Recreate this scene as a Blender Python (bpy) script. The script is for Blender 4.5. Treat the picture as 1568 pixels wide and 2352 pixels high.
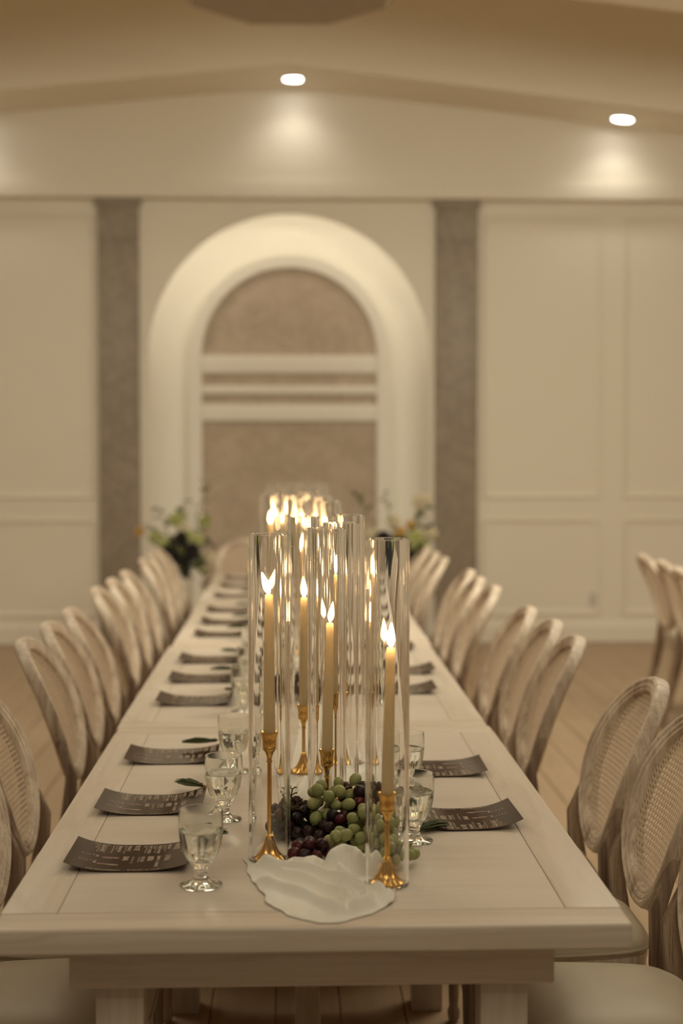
import bpy, bmesh, math, random
from mathutils import Vector, Matrix, noise

for o in list(bpy.data.objects):
    bpy.data.objects.remove(o)
SC = bpy.context.scene
COL = SC.collection
PI = math.pi
R = math.radians

# ------------------------------------------------------------------ camera
cam_d = bpy.data.cameras.new('camera')
cam = bpy.data.objects.new('camera', cam_d)
COL.objects.link(cam)
YAW, PITCH = 0.034244, 0.040997
fw = Vector((math.sin(YAW) * math.cos(PITCH), math.cos(YAW) * math.cos(PITCH), -math.sin(PITCH)))
rt = Vector((math.cos(YAW), -math.sin(YAW), 0))
up = rt.cross(fw)
m = Matrix((rt, up, -fw)).transposed().to_4x4()
m.translation = Vector((0, 0, 1.55))
cam.matrix_world = m
cam_d.sensor_fit = 'VERTICAL'
cam_d.sensor_height = 36
cam_d.sensor_width = 24
cam_d.lens = 50
cam_d.clip_start = 0.05
cam_d.dof.use_dof = True
cam_d.dof.focus_distance = 3.02
cam_d.dof.aperture_fstop = 2.0
SC.camera = cam

# ------------------------------------------------------------------ world, lights, exposure
w = bpy.data.worlds.new('room_ambience')
SC.world = w
w.use_nodes = True
w.node_tree.nodes['Background'].inputs[0].default_value = (1.0, 0.90, 0.71, 1)
w.node_tree.nodes['Background'].inputs[1].default_value = 0.14


def area(name, loc, sx, sy, power, tilt=0.0, col=(1.0, 0.91, 0.71)):
    d = bpy.data.lights.new(name, 'AREA')
    d.shape = 'RECTANGLE'
    d.size, d.size_y = sx, sy
    d.energy = power
    d.color = col
    o = bpy.data.objects.new(name, d)
    o.location = loc
    o.rotation_euler = (tilt, 0, 0)
    COL.objects.link(o)
    return o


area('added_fill_light', (1.0, 2.5, 4.0), 1.2, 3.0, 15)  # these unseen area lights are added, standing in for the room's downlights
area('added_fill_light', (-2.4, 6.5, 4.05), 2.4, 2.8, 118, R(22))
area('added_fill_light', (2.4, 6.5, 4.05), 2.4, 2.8, 200, R(22))
area('added_fill_light', (0.0, -0.6, 4.1), 4.0, 1.5, 46)

SC.view_settings.view_transform = 'Standard'
SC.view_settings.look = 'None'
SC.view_settings.gamma = 1
SC.view_settings.use_curve_mapping = False
SC.view_settings.exposure = 0.0
cy = SC.cycles
cy.max_bounces = 36
cy.diffuse_bounces = 6
cy.glossy_bounces = 12
cy.transmission_bounces = 32
cy.transparent_max_bounces = 32
cy.sample_clamp_indirect = 30.0
cy.blur_glossy = 0.6
cy.use_denoising = True
cy.use_adaptive_sampling = True
cy.adaptive_threshold = 0.05
cy.adaptive_min_samples = 16

# ------------------------------------------------------------------ helpers
ORD = ['nearest', 'second', 'third', 'fourth', 'fifth', 'sixth', 'seventh', 'eighth', 'ninth', 'tenth', 'eleventh', 'farthest']


def link(name, mesh, mat=None, parent=None):
    o = bpy.data.objects.new(name, mesh)
    COL.objects.link(o)
    if mat is not None and not mesh.materials:
        mesh.materials.append(mat)
    if parent is not None:
        o.parent = parent
    return o


def tag(o, label=None, cat=None, group=None, kind=None):
    if label:
        o['label'] = label
    if cat:
        o['category'] = cat
    if group:
        o['group'] = group
    if kind:
        o['kind'] = kind
    return o


def empty(name, loc=(0, 0, 0), rz=0.0):
    o = bpy.data.objects.new(name, None)
    o.empty_display_size = 0.05
    COL.objects.link(o)
    o.location = loc
    o.rotation_euler = (0, 0, rz)
    return o


def kids(o, tree):
    return tree.get(o.name, [])


def dup(o, loc, rz=None, label=None, parent=None):
    """copy a thing with its parts and sub-parts"""
    c = o.copy()
    COL.objects.link(c)
    if parent is None:
        c.location = loc
        if rz is not None:
            c.rotation_euler = (0, 0, rz)
        if label:
            c['label'] = label
    else:
        c.parent = parent
    for ch in o.children:
        dup(ch, None, None, None, c)
    return c


class MB:
    def __init__(self):
        self.v, self.f = [], []

    def add(self, vs, fs):
        n = len(self.v)
        self.v += [tuple(p) for p in vs]
        self.f += [tuple(i + n for i in q) for q in fs]
        return self

    def box(self, x0, x1, y0, y1, z0, z1):
        vs = [(x, y, z) for z in (z0, z1) for y in (y0, y1) for x in (x0, x1)]
        return self.add(vs, [(0, 2, 3, 1), (4, 5, 7, 6), (0, 1, 5, 4), (2, 6, 7, 3), (0, 4, 6, 2), (1, 3, 7, 5)])

    def tube(self, pts, rad, seg=6, caps=True):
        """polyline swept with radius (number or list)"""
        pts = [Vector(p) for p in pts]
        n = len(pts)
        rs = rad if isinstance(rad, (list, tuple)) else [rad] * n
        vs, fs = [], []
        t0 = (pts[1] - pts[0]).normalized()
        a = Vector((0, 0, 1)) if abs(t0.z) < 0.9 else Vector((1, 0, 0))
        nrm = t0.cross(a).normalized()
        for i, p in enumerate(pts):
            t = (pts[min(i + 1, n - 1)] - pts[max(i - 1, 0)]).normalized()
            nrm = (nrm - t * nrm.dot(t)).normalized()
            b = t.cross(nrm)
            for k in range(seg):
                an = 2 * PI * k / seg
                vs.append(p + (nrm * math.cos(an) + b * math.sin(an)) * rs[i])
        for i in range(n - 1):
            for k in range(seg):
                k2 = (k + 1) % seg
                fs.append((i * seg + k, i * seg + k2, (i + 1) * seg + k2, (i + 1) * seg + k))
        if caps:
            fs.append(tuple(range(seg - 1, -1, -1)))
            fs.append(tuple((n - 1) * seg + k for k in range(seg)))
        return self.add(vs, fs)

    def lathe(self, prof, seg=32, mod=None, cx=0, cyy=0, z0=0, close=False):
        """prof: list of (r, z). mod(angle, r, z)->r"""
        vs, fs = [], []
        n = len(prof)
        for r, z in prof:
            for k in range(seg):
                an = 2 * PI * k / seg
                rr = mod(an, r, z) if mod else r
                vs.append((cx + rr * math.cos(an), cyy + rr * math.sin(an), z0 + z))
        rng = n if close else n - 1
        for i in range(rng):
            j = (i + 1) % n
            for k in range(seg):
                k2 = (k + 1) % seg
                fs.append((i * seg + k, i * seg + k2, j * seg + k2, j * seg + k))
        if not close:
            fs.append(tuple(range(seg - 1, -1, -1)))
            fs.append(tuple((n - 1) * seg + k for k in range(seg)))
        return self.add(vs, fs)

    def mesh(self, name, smooth=None, mat=None, weld=False):
        me = bpy.data.meshes.new(name)
        me.from_pydata(self.v, [], self.f)
        bm = bmesh.new()
        bm.from_mesh(me)
        if weld:
            bmesh.ops.remove_doubles(bm, verts=bm.verts, dist=1e-5)
        bmesh.ops.recalc_face_normals(bm, faces=bm.faces)
        bm.to_mesh(me)
        bm.free()
        if smooth is not None:
            me.shade_smooth()
            if smooth < 170:
                me.set_sharp_from_angle(angle=R(smooth))
        if mat:
            me.materials.append(mat)
        return me


def bevel(me, width, seg=2, ang=30):
    bm = bmesh.new()
    bm.from_mesh(me)
    es = [e for e in bm.edges if len(e.link_faces) == 2 and e.calc_face_angle(0) > R(ang)]
    bmesh.ops.bevel(bm, geom=es, offset=width, segments=seg, affect='EDGES', profile=0.6)
    bm.to_mesh(me)
    bm.free()
    me.shade_smooth()
    me.set_sharp_from_angle(angle=R(40))
    return me


def bbox(name, x0, x1, y0, y1, z0, z1, mat, parent=None, bev=0.0, seg=2):
    me = MB().box(x0, x1, y0, y1, z0, z1).mesh(name)
    if bev:
        bevel(me, bev, seg)
    return link(name, me, mat, parent)


# ------------------------------------------------------------------ materials
class Nodes:
    def __init__(self, name):
        self.m = bpy.data.materials.new(name)
        self.m.use_nodes = True
        self.nt = self.m.node_tree
        self.nt.nodes.clear()
        self.out = self.n('ShaderNodeOutputMaterial')

    def n(self, t, **k):
        x = self.nt.nodes.new(t)
        for a, b in k.items():
            setattr(x, a, b)
        return x

    def l(self, a, b):
        self.nt.links.new(a, b)

    def coords(self, scale, kind='Object'):
        tc = self.n('ShaderNodeTexCoord')
        mp = self.n('ShaderNodeMapping')
        mp.inputs['Scale'].default_value = scale
        self.l(tc.outputs[kind], mp.inputs['Vector'])
        return mp.outputs['Vector']

    def noise(self, vec, scale, detail=4, rough=0.55, dist=0.0):
        x = self.n('ShaderNodeTexNoise')
        x.inputs['Scale'].default_value = scale
        x.inputs['Detail'].default_value = detail
        x.inputs['Roughness'].default_value = rough
        x.inputs['Distortion'].default_value = dist
        self.l(vec, x.inputs['Vector'])
        return x.outputs[0]

    def ramp(self, fac, stops):
        x = self.n('ShaderNodeValToRGB')
        els = x.color_ramp.elements
        while len(els) < len(stops):
            els.new(0.5)
        for e, (p, c) in zip(els, stops):
            e.position = p
            e.color = (*c, 1) if len(c) == 3 else c
        self.l(fac, x.inputs[0])
        return x.outputs[0]

    def mix(self, fac, a, b, mode='MIX'):
        x = self.n('ShaderNodeMix', data_type='RGBA', blend_type=mode)
        if isinstance(fac, (int, float)):
            x.inputs[0].default_value = fac
        else:
            self.l(fac, x.inputs[0])
        for s, v in ((6, a), (7, b)):
            if isinstance(v, tuple):
                x.inputs[s].default_value = (*v, 1)
            else:
                self.l(v, x.inputs[s])
        return x.outputs[2]

    def bsdf(self, col, rough=0.5, metal=0.0, bump=None, bstr=0.2, bdist=0.002, **kw):
        p = self.n('ShaderNodeBsdfPrincipled')
        if isinstance(col, tuple):
            p.inputs['Base Color'].default_value = (*col, 1)
        else:
            self.l(col, p.inputs['Base Color'])
        if isinstance(rough, (int, float)):
            p.inputs['Roughness'].default_value = rough
        else:
            self.l(rough, p.inputs['Roughness'])
        p.inputs['Metallic'].default_value = metal
        for k, v in kw.items():
            p.inputs[k].default_value = v
        if bump is not None:
            b = self.n('ShaderNodeBump')
            b.inputs['Strength'].default_value = bstr
            b.inputs['Distance'].default_value = bdist
            self.l(bump, b.inputs['Height'])
            self.l(b.outputs[0], p.inputs['Normal'])
        self.l(p.outputs[0], self.out.inputs[0])
        return p


def m_plain(name, col, rough=0.5, metal=0.0, var=0.06, vs=6.0, bstr=0.05, **kw):
    N = Nodes(name)
    v = N.coords((1, 1, 1))
    f = N.noise(v, vs, 5)
    c = N.mix(f, tuple(x * (1 - var) for x in col), tuple(min(1, x * (1 + var)) for x in col))
    N.bsdf(c, rough, metal, bump=N.noise(v, vs * 14, 4), bstr=bstr, **kw)
    return N.m


def m_wood(name, axis, light, dark, grain, rough=0.45, wear=0.35, knots=True):
    """washed wood, grain along axis"""
    N = Nodes(name)
    sc = [30.0, 30.0, 30.0]
    sc[axis] = 1.1
    v = N.coords(tuple(sc))
    sc2 = [7.0, 7.0, 7.0]
    sc2[axis] = 1.6
    v2 = N.coords(tuple(sc2))
    g1 = N.noise(v, 1.3, 6, 0.62, 0.6)
    g2 = N.noise(v, 5.5, 5, 0.7, 0.3)
    big = N.noise(v2, 0.8, 5, 0.6, 1.0)
    wv = N.n('ShaderNodeTexWave', wave_type='RINGS', bands_direction=['X', 'Y', 'Z'][axis], wave_profile='SIN')
    wv.inputs['Scale'].default_value = 1.6
    wv.inputs['Distortion'].default_value = 7.0
    wv.inputs['Detail'].default_value = 3
    wv.inputs['Detail Scale'].default_value = 0.7
    N.l(v2, wv.inputs['Vector'])
    c = N.mix(N.ramp(g1, [(0.40, (0, 0, 0)), (0.62, (1, 1, 1))]), light, grain)
    if knots:
        c = N.mix(N.ramp(wv.outputs['Fac'], [(0.0, (min(1, wear * 1.3),) * 3), (0.16, (0, 0, 0)), (1.0, (0, 0, 0))]), c, dark)
    pt = N.ramp(big, [(0.50, (0, 0, 0)), (0.66, (min(1, wear * 1.3),) * 3)])
    st = N.ramp(g1, [(0.34, (0.25, 0.25, 0.25)), (0.58, (1, 1, 1))])
    c = N.mix(N.mix(1.0, pt, st, 'MULTIPLY'), c, dark)
    c = N.mix(N.ramp(g2, [(0.36, (wear,) * 3), (0.46, (0, 0, 0))]), c, dark)
    N.bsdf(c, rough, bump=g2, bstr=0.18, bdist=0.0015)
    return N.m


WALL = m_plain('wall_paint', (0.80, 0.745, 0.635), 0.55, var=0.02, vs=1.5, bstr=0.03)
CEIL = m_plain('ceiling_paint', (0.87, 0.80, 0.67), 0.7, var=0.02, vs=1.2, bstr=0.03)
NICHE = m_plain('niche_plaster', (0.84, 0.80, 0.71), 0.6, var=0.015, vs=2, bstr=0.02)
TBL_Y = m_wood('table_wood_lengthwise', 1, (0.74, 0.655, 0.555), (0.60, 0.49, 0.38), (0.69, 0.60, 0.50), 0.34, 0.30)
TBL_X = m_wood('table_wood_crosswise', 0, (0.74, 0.65, 0.545), (0.58, 0.47, 0.36), (0.67, 0.575, 0.47), 0.36, 0.34)
TBL_C = m_wood('table_wood_panel', 0, (0.745, 0.665, 0.57), (0.68, 0.58, 0.475), (0.715, 0.63, 0.535), 0.33, 0.16)
TBL_Z = m_wood('table_wood_leg', 2, (0.66, 0.58, 0.48), (0.5, 0.4, 0.3), (0.58, 0.49, 0.39), 0.45, 0.3)
CHAIR_W = m_wood('chair_washed_wood', 2, (0.80, 0.70, 0.57), (0.27, 0.17, 0.105), (0.60, 0.49, 0.38), 0.5, 0.5, False)
CHAIR_D = m_wood('chair_worn_wood', 2, (0.46, 0.36, 0.265), (0.14, 0.08, 0.05), (0.27, 0.18, 0.12), 0.5, 0.75, False)
CANE = m_plain('cane_strands', (0.76, 0.63, 0.48), 0.55, var=0.14, vs=40, bstr=0.1)
SEAT_M = m_plain('cream_leather', (0.55, 0.48, 0.36), 0.48, var=0.03, vs=12, bstr=0.08)
GOLD = m_plain('polished_brass', (0.78, 0.47, 0.13), 0.2, 1.0, var=0.12, vs=60, bstr=0.04)
MENU_M = m_plain('menu_card_brown', (0.046, 0.020, 0.0095), 0.14, var=0.05, vs=20, bstr=0.02, **{'Specular IOR Level': 0.10})
PRINT_M = m_plain('menu_print_cream', (0.62, 0.50, 0.38), 0.5, var=0.02)
PRINT_R = m_plain('menu_print_rust', (0.26, 0.15, 0.11), 0.5, var=0.02)
TASSEL_M = m_plain('green_silk_thread', (0.062, 0.082, 0.014), 0.55, var=0.4, vs=200, bstr=0.2)
CORD_M = m_plain('tassel_neck_thread', (0.07, 0.075, 0.025), 0.55, var=0.3, vs=200, bstr=0.2)
PLATE_M = m_plain('outlet_plastic', (0.62, 0.58, 0.52), 0.4, var=0.02)
SLOT_M = m_plain('outlet_slot_dark', (0.12, 0.1, 0.08), 0.5, var=0.02)
WICK_M = m_plain('burnt_wick', (0.02, 0.014, 0.01), 0.9, var=0.2, vs=100)
STEM_M = m_plain('grape_stem', (0.12, 0.075, 0.03), 0.7, var=0.3, vs=80)
GSTEM_M = m_plain('green_grape_stem', (0.22, 0.2, 0.07), 0.7, var=0.25, vs=80)
LEAF_M = [m_plain('leaf_olive', (0.13, 0.15, 0.035), 0.55, var=0.3, vs=14),
          m_plain('leaf_dark', (0.02, 0.03, 0.018), 0.5, var=0.3, vs=14),
          m_plain('leaf_lime', (0.32, 0.34, 0.10), 0.6, var=0.25, vs=14)]
PETAL_M = {'dark': m_plain('petal_black_red', (0.012, 0.005, 0.005), 0.6, var=0.4, vs=30),
           'lime': m_plain('petal_lime', (0.46, 0.47, 0.19), 0.6, var=0.2, vs=30),
           'cream': m_plain('petal_cream', (0.68, 0.60, 0.42), 0.6, var=0.08, vs=30),
           'amber': m_plain('petal_amber', (0.55, 0.34, 0.09), 0.6, var=0.2, vs=30)}
METAL_M = m_plain('downlight_trim_white', (0.8, 0.78, 0.74), 0.4, var=0.02)


def m_cloth():
    N = Nodes('white_gauze')
    v = N.coords((1, 1, 1))
    N.bsdf((0.93, 0.90, 0.80), 0.9, bump=N.noise(v, 900, 2), bstr=0.06, bdist=0.0005, **{'Sheen Weight': 0.35, 'Sheen Roughness': 0.5, 'Specular IOR Level': 0.2})
    return N.m


CLOTH = m_cloth()


def m_marble(name, a, b, vein):
    N = Nodes(name)
    v = N.coords((1, 1, 1))
    n1 = N.noise(v, 2.6, 6, 0.6, 1.2)
    n2 = N.noise(v, 1.5, 5, 0.65, 2.5)
    c = N.mix(N.ramp(n1, [(0.3, (0, 0, 0)), (0.7, (1, 1, 1))]), a, b)
    c = N.mix(N.ramp(n2, [(0.46, (0, 0, 0)), (0.5, (0.6,) * 3), (0.54, (0, 0, 0))]), c, vein)
    N.bsdf(c, 0.4, **{'Specular IOR Level': 0.25})
    return N.m


MARBLE = m_marble('grey_marble', (0.49, 0.40, 0.305), (0.57, 0.47, 0.37), (0.38, 0.30, 0.22))
MARBLE_D = m_marble('grey_marble_shaft', (0.31, 0.255, 0.20), (0.38, 0.32, 0.255), (0.24, 0.19, 0.145))


def m_floor():
    N = Nodes('oak_floor')
    v = N.coords((9, 0.7, 9))
    g = N.noise(v, 2.0, 6, 0.6, 1.2)
    oi = N.n('ShaderNodeObjectInfo')
    c = N.mix(N.ramp(g, [(0.3, (0, 0, 0)), (0.7, (1, 1, 1))]), (0.43, 0.315, 0.205), (0.345, 0.245, 0.15))
    c = N.mix(oi.outputs['Random'], c, N.mix(0.5, c, (0.42, 0.29, 0.18)))
    N.bsdf(c, 0.42, bump=g, bstr=0.06)
    return N.m


FLOOR_M = m_floor()


def m_glass(name, ior=1.5, tint=(1, 1, 1), rough=0.0):
    N = Nodes(name)
    g = N.n('ShaderNodeBsdfGlass')
    g.inputs['Color'].default_value = (*tint, 1)
    g.inputs['IOR'].default_value = ior
    g.inputs['Roughness'].default_value = rough
    N.l(g.outputs[0], N.out.inputs[0])
    return N.m


GLASS = m_glass('clear_glass', 1.48, (1.0, 0.999, 0.995))
GOB_G = m_glass('goblet_glass', 1.5, (0.99, 0.995, 0.985))
WATER = m_glass('water', 1.33, (0.995, 1.0, 0.995))


def m_emit(name, col, s):
    N = Nodes(name)
    e = N.n('ShaderNodeEmission')
    e.inputs[0].default_value = (*col, 1)
    e.inputs[1].default_value = s
    N.l(e.outputs[0], N.out.inputs[0])
    return N.m


FLAME = m_emit('candle_flame', (1.0, 0.62, 0.29), 120.0)
LED = m_emit('cove_led', (1.0, 0.94, 0.81), 10.0)
_nt = LED.node_tree
_em = [q for q in _nt.nodes if q.type == 'EMISSION'][0]
_tc, _sx, _mr = _nt.nodes.new('ShaderNodeTexCoord'), _nt.nodes.new('ShaderNodeSeparateXYZ'), _nt.nodes.new('ShaderNodeMapRange')
_nt.links.new(_tc.outputs['Object'], _sx.inputs[0])
_nt.links.new(_sx.outputs['Z'], _mr.inputs[0])
for _k, _v in ((1, 2.2), (2, 3.3), (3, 1.7), (4, 8.4)):
    _mr.inputs[_k].default_value = _v
_nt.links.new(_mr.outputs[0], _em.inputs[1])
LENS = m_emit('downlight_lens', (1.0, 0.95, 0.86), 14.0)


def m_wax():
    N = Nodes('ivory_wax')
    v = N.coords((1, 1, 1))
    c = N.mix(N.noise(v, 30, 3), (0.99, 0.885, 0.66), (0.995, 0.90, 0.69))
    p = N.bsdf(c, 0.42)
    t = N.n('ShaderNodeBsdfTranslucent')
    N.l(c, t.inputs[0])
    x = N.n('ShaderNodeMixShader')
    x.inputs[0].default_value = 0.78
    N.l(p.outputs[0], x.inputs[1])
    N.l(t.outputs[0], x.inputs[2])
    N.l(x.outputs[0], N.out.inputs[0])
    return N.m


WAX = m_wax()


def m_grape(name, a, b, rough=0.35, sss=0.25, bloom=(0.6, 0.55, 0.5), bl=0.25):
    N = Nodes(name)
    v = N.coords((1, 1, 1))
    oi = N.n('ShaderNodeObjectInfo')
    f = N.noise(v, 60, 4)
    c = N.mix(oi.outputs['Random'], a, b)
    c = N.mix(N.ramp(f, [(0.4, (0, 0, 0)), (0.8, (bl,) * 3)]), c, bloom)
    p = N.bsdf(c, rough)
    p.inputs['Specular IOR Level'].default_value = 0.35
    p.inputs['Subsurface Weight'].default_value = sss
    p.inputs['Subsurface Radius'].default_value = (0.8, 1.0, 0.4)
    p.inputs['Subsurface Scale'].default_value = 0.008
    return N.m


GRAPE_G = m_grape('green_grape_skin', (0.30, 0.33, 0.115), (0.40, 0.40, 0.16), 0.4, 0.35, (0.6, 0.6, 0.45), 0.3)
GRAPE_R = m_grape('red_grape_skin', (0.12, 0.008, 0.012), (0.03, 0.005, 0.007), 0.34, 0.12, (0.12, 0.03, 0.03), 0.2)
GRAPE_P = m_grape('dark_grape_skin', (0.008, 0.003, 0.004), (0.035, 0.011, 0.013), 0.4, 0.05, (0.09, 0.05, 0.055), 0.25)

# ------------------------------------------------------------------ room
T = 0.76           # table top height
YW = 11.6          # face of the end wall
ND = 0.45         # depth of the niche
YH = 11.5          # face of the header above it
AX, AZ, AR = -0.025, 2.355, 1.138   # arch centre, spring height, radius
XL, XR = -6.5, 7.0


def gable(x):
    return 4.48 - (0.098 if x < -0.02 else 0.112) * abs(x + 0.02)


# floor: base plus oak planks running towards the end wall
fl = bbox('floor', XL, XR, -6, 12.2, -0.12, -0.006, FLOOR_M)
tag(fl, kind='structure')
rnd = random.Random(3)
plank_me = MB().box(-0.0885, 0.0885, -1.0385, 1.0385, -0.006, 0.0).mesh('plank', mat=FLOOR_M)
bevel(plank_me, 0.002, 1)
for i in range(59):
    x = -5.0 + i * 0.18
    off = rnd.uniform(-1.0, 0)
    for k in range(5):
        p = link('plank', plank_me, None, fl)
        y = 1.6 + k * 2.08 + (off if k else off * 0.3)
        p.location = (x, min(y, YW - 1.045), 0.0)

# end wall with the arched opening
def arch_pts(r, n=48):
    return [(AX + r * math.cos(PI * k / n), AZ + r * math.sin(PI * k / n)) for k in range(n + 1)]


def wall_with_arch():
    b = MB()
    top = 4.9
    b.add([(XL, YW, 0), (AX - AR, YW, 0), (AX - AR, YW, top), (XL, YW, top)], [(0, 1, 2, 3)])
    b.add([(AX + AR, YW, 0), (XR, YW, 0), (XR, YW, top), (AX + AR, YW, top)], [(0, 1, 2, 3)])
    ap = arch_pts(AR)
    for (xa, za), (xb, zb) in zip(ap[:-1], ap[1:]):
        b.add([(xb, YW, zb), (xa, YW, za), (xa, YW, top), (xb, YW, top)], [(0, 1, 2, 3)])
    # reveal of the opening (thin lip)
    prof = [(AX + AR, 0.0)] + ap + [(AX - AR, 0.0)]
    for (xa, za), (xb, zb) in zip(prof[:-1], prof[1:]):
        b.add([(xa, YW, za), (xb, YW, zb), (xb, YW + 0.05, zb), (xa, YW + 0.05, za)], [(0, 1, 2, 3)])
    # back of the lip out to the cavity
    R2 = AR + 0.12
    p2 = [(AX + R2, 0.0)] + arch_pts(R2) + [(AX - R2, 0.0)]
    for i in range(len(prof) - 1):
        (xa, za), (xb, zb), (xc, zc), (xd, zd) = prof[i], prof[i + 1], p2[i + 1], p2[i]
        b.add([(xa, YW + .05, za), (xb, YW + .05, zb), (xc, YW + .05, zc), (xd, YW + .05, zd)], [(0, 1, 2, 3)])
        b.add([(xd, YW + .05, zd), (xc, YW + .05, zc), (xc, YW + ND, zc), (xd, YW + ND, zd)], [(0, 1, 2, 3)])
    return b


wall = link('wall_back', wall_with_arch().mesh('wall_back', mat=WALL))
tag(wall, kind='structure')

# back of the niche
R2 = AR + 0.12
nb = MB()
pp = [(AX + R2, 0.0)] + arch_pts(R2) + [(AX - R2, 0.0)]
nb.add([(x, YW + ND, z) for x, z in pp], [tuple(range(len(pp)))])
nb.add([(x, YW + ND + 0.02, z) for x, z in pp], [tuple(range(len(pp)))])
link('niche_back', nb.mesh('niche_back', mat=NICHE), None, wall)

# cove LED strip hidden behind the lip, dimmer side runs added to light the lower niche
lr = AR + 0.06
led_pts = [(AX + lr, YW + 0.085, 0.5)] + [(AX + lr * math.cos(PI * k / 40), YW + 0.085, AZ + lr * math.sin(PI * k / 40)) for k in range(41)] + [(AX - lr, YW + 0.085, 0.5)]
led = link('cove_light_strip', MB().tube(led_pts, 0.012, 6).mesh('cove_light_strip', 60, LED))
tag(led, 'warm cove light strip hidden round the curve and down the sides of the arched wall niche', 'light strip')

# header with gabled top, trim board along its foot
hb = MB()
xs = [XL, -0.02, XR]
for (xa, xb) in ((XL, -0.02), (-0.02, XR)):
    hb.add([(xa, YH, 3.597), (xb, YH, 3.597), (xb, YH, gable(xb) + 0.02), (xa, YH, gable(xa) + 0.02)], [(0, 1, 2, 3)])
hb.add([(XL, YH, 3.597), (XR, YH, 3.597), (XR, YW, 3.597), (XL, YW, 3.597)], [(0, 1, 2, 3)])
hd = link('wall_header', hb.mesh('wall_header', mat=WALL))
tag(hd, kind='structure')
t1 = bbox('trim_1', XL, XR, YH - 0.018, YH, 3.597, 3.737, WALL, None, 0.004)
tag(t1, kind='structure')

# ceiling: gabled strip by the header, recessed bay, then the nearer gabled ceiling
cb = MB()
Y1, Y2, Y0 = 10.84, 8.63, -4.0
for (xa, xb) in ((XL, -0.02), (-0.02, XR)):
    za, zb = gable(xa), gable(xb)
    cb.add([(xa, Y1, za), (xb, Y1, zb), (xb, YW, zb), (xa, YW, za)], [(0, 1, 2, 3)])
    cb.add([(xa, Y1, za), (xb, Y1, zb), (xb, Y1, zb + 1.0), (xa, Y1, za + 1.0)], [(0, 1, 2, 3)])
    cb.add([(xa, Y2, za + 1.0), (xb, Y2, zb + 1.0), (xb, Y1, zb + 1.0), (xa, Y1, za + 1.0)], [(0, 1, 2, 3)])
    cb.add([(xa, Y2, za), (xb, Y2, zb), (xb, Y2, zb + 1.0), (xa, Y2, za + 1.0)], [(0, 1, 2, 3)])
    cb.add([(xa, Y0, za), (xb, Y0, zb), (xb, Y2, zb), (xa, Y2, za)], [(0, 1, 2, 3)])
ce = link('ceiling', cb.mesh('ceiling', mat=CEIL))
tag(ce, kind='structure')

# octagonal ceiling boss on the ridge
def octagon(rad, z, cx=-0.02, cyy=8.12):
    return [(cx + rad * math.cos(PI / 8 + k * PI / 4), cyy + rad * math.sin(PI / 8 + k * PI / 4), z) for k in range(8)]


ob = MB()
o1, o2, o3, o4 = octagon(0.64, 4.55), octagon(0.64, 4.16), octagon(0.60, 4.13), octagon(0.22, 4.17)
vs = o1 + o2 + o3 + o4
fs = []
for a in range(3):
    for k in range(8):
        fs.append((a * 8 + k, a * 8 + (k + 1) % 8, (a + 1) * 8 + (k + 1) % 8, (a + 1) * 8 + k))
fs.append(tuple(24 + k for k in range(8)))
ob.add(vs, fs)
boss = link('trim_2', ob.mesh('ceiling_boss', mat=m_plain('boss_shade_toned_paint', (0.38, 0.31, 0.22), 0.7, var=0.03)))  # colour darker than the ceiling, to stand in for shade on the underside
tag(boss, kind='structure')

# side walls
for nm, x in (('wall_left', XL), ('wall_right', XR)):
    s = -1 if x < 0 else 1
    wl = bbox(nm, min(x, x + s * 0.1), max(x, x + s * 0.1), -4, 11.62, -0.006, 4.6, WALL)
    tag(wl, kind='structure')


# picture-frame mouldings
def frame_mould(x0, x1, z0, z1, y):
    prof = [(0, 0), (0.0, 0.010), (0.008, 0.020), (0.022, 0.017), (0.030, 0.008), (0.046, 0.006), (0.05, 0)]
    b = MB()
    vs, fs = [], []
    for o, d in prof:
        vs += [(x0 + o, y - d, z0 + o), (x1 - o, y - d, z0 + o), (x1 - o, y - d, z1 - o), (x0 + o, y - d, z1 - o)]
    for i in range(len(prof) - 1):
        for k in range(4):
            k2 = (k + 1) % 4
            fs.append((i * 4 + k, i * 4 + k2, (i + 1) * 4 + k2, (i + 1) * 4 + k))
    return b.add(vs, fs)


for x0, x1 in ((1.55, 2.525), (2.705, 3.70), (3.88, 5.4), (-2.62, -1.60), (-3.78, -2.79)):
    for z0, z1 in ((1.185, 3.475), (0.222, 1.02)):
        link('panel_moulding', frame_mould(x0, x1, z0, z1, YW).mesh('panel_moulding', mat=WALL), None, wall)

# baseboards either side of the pilasters
def baseboard(name, x0, x1):
    pr = [(0, 0), (0.022, 0), (0.022, 0.13), (0.014, 0.15), (0.012, 0.165), (0.004, 0.176), (0, 0.176)]
    b = MB()
    n = len(pr)
    vs = [(x, YW - d, z) for x in (x0, x1) for d, z in pr]
    fs = [(i, (i + 1) % n, n + (i + 1) % n, n + i) for i in range(n)] + [tuple(range(n)), tuple(range(n, 2 * n))]
    o = link(name, b.add(vs, fs).mesh(name, mat=WALL))
    tag(o, kind='structure')


baseboard('baseboard_right', 1.51, XR)
baseboard('baseboard_left', XL, -1.57)

# marble pilasters
for nm, x0, x1 in (('trim_3', -1.563, -1.236), ('trim_4', 1.161, 1.504)):
    e = empty(nm, ((x0 + x1) / 2, YW, 0))
    tag(e, kind='structure')
    hw = (x1 - x0) / 2
    bbox('shaft', -hw, hw, -0.045, 0.0, 0.0, 3.235, MARBLE_D, e, 0.004)
    bbox('capital', -hw, hw, -0.045, 0.0, 3.262, 3.545, MARBLE_D, e, 0.004)
    bbox('joint', -hw + 0.006, hw - 0.006, -0.03, 0.0, 3.235, 3.262, MARBLE_D, e)
    bbox('abacus', -hw - 0.02, hw + 0.02, -0.065, 0.0, 3.545, 3.597, MARBLE_D, e, 0.004)

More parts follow.
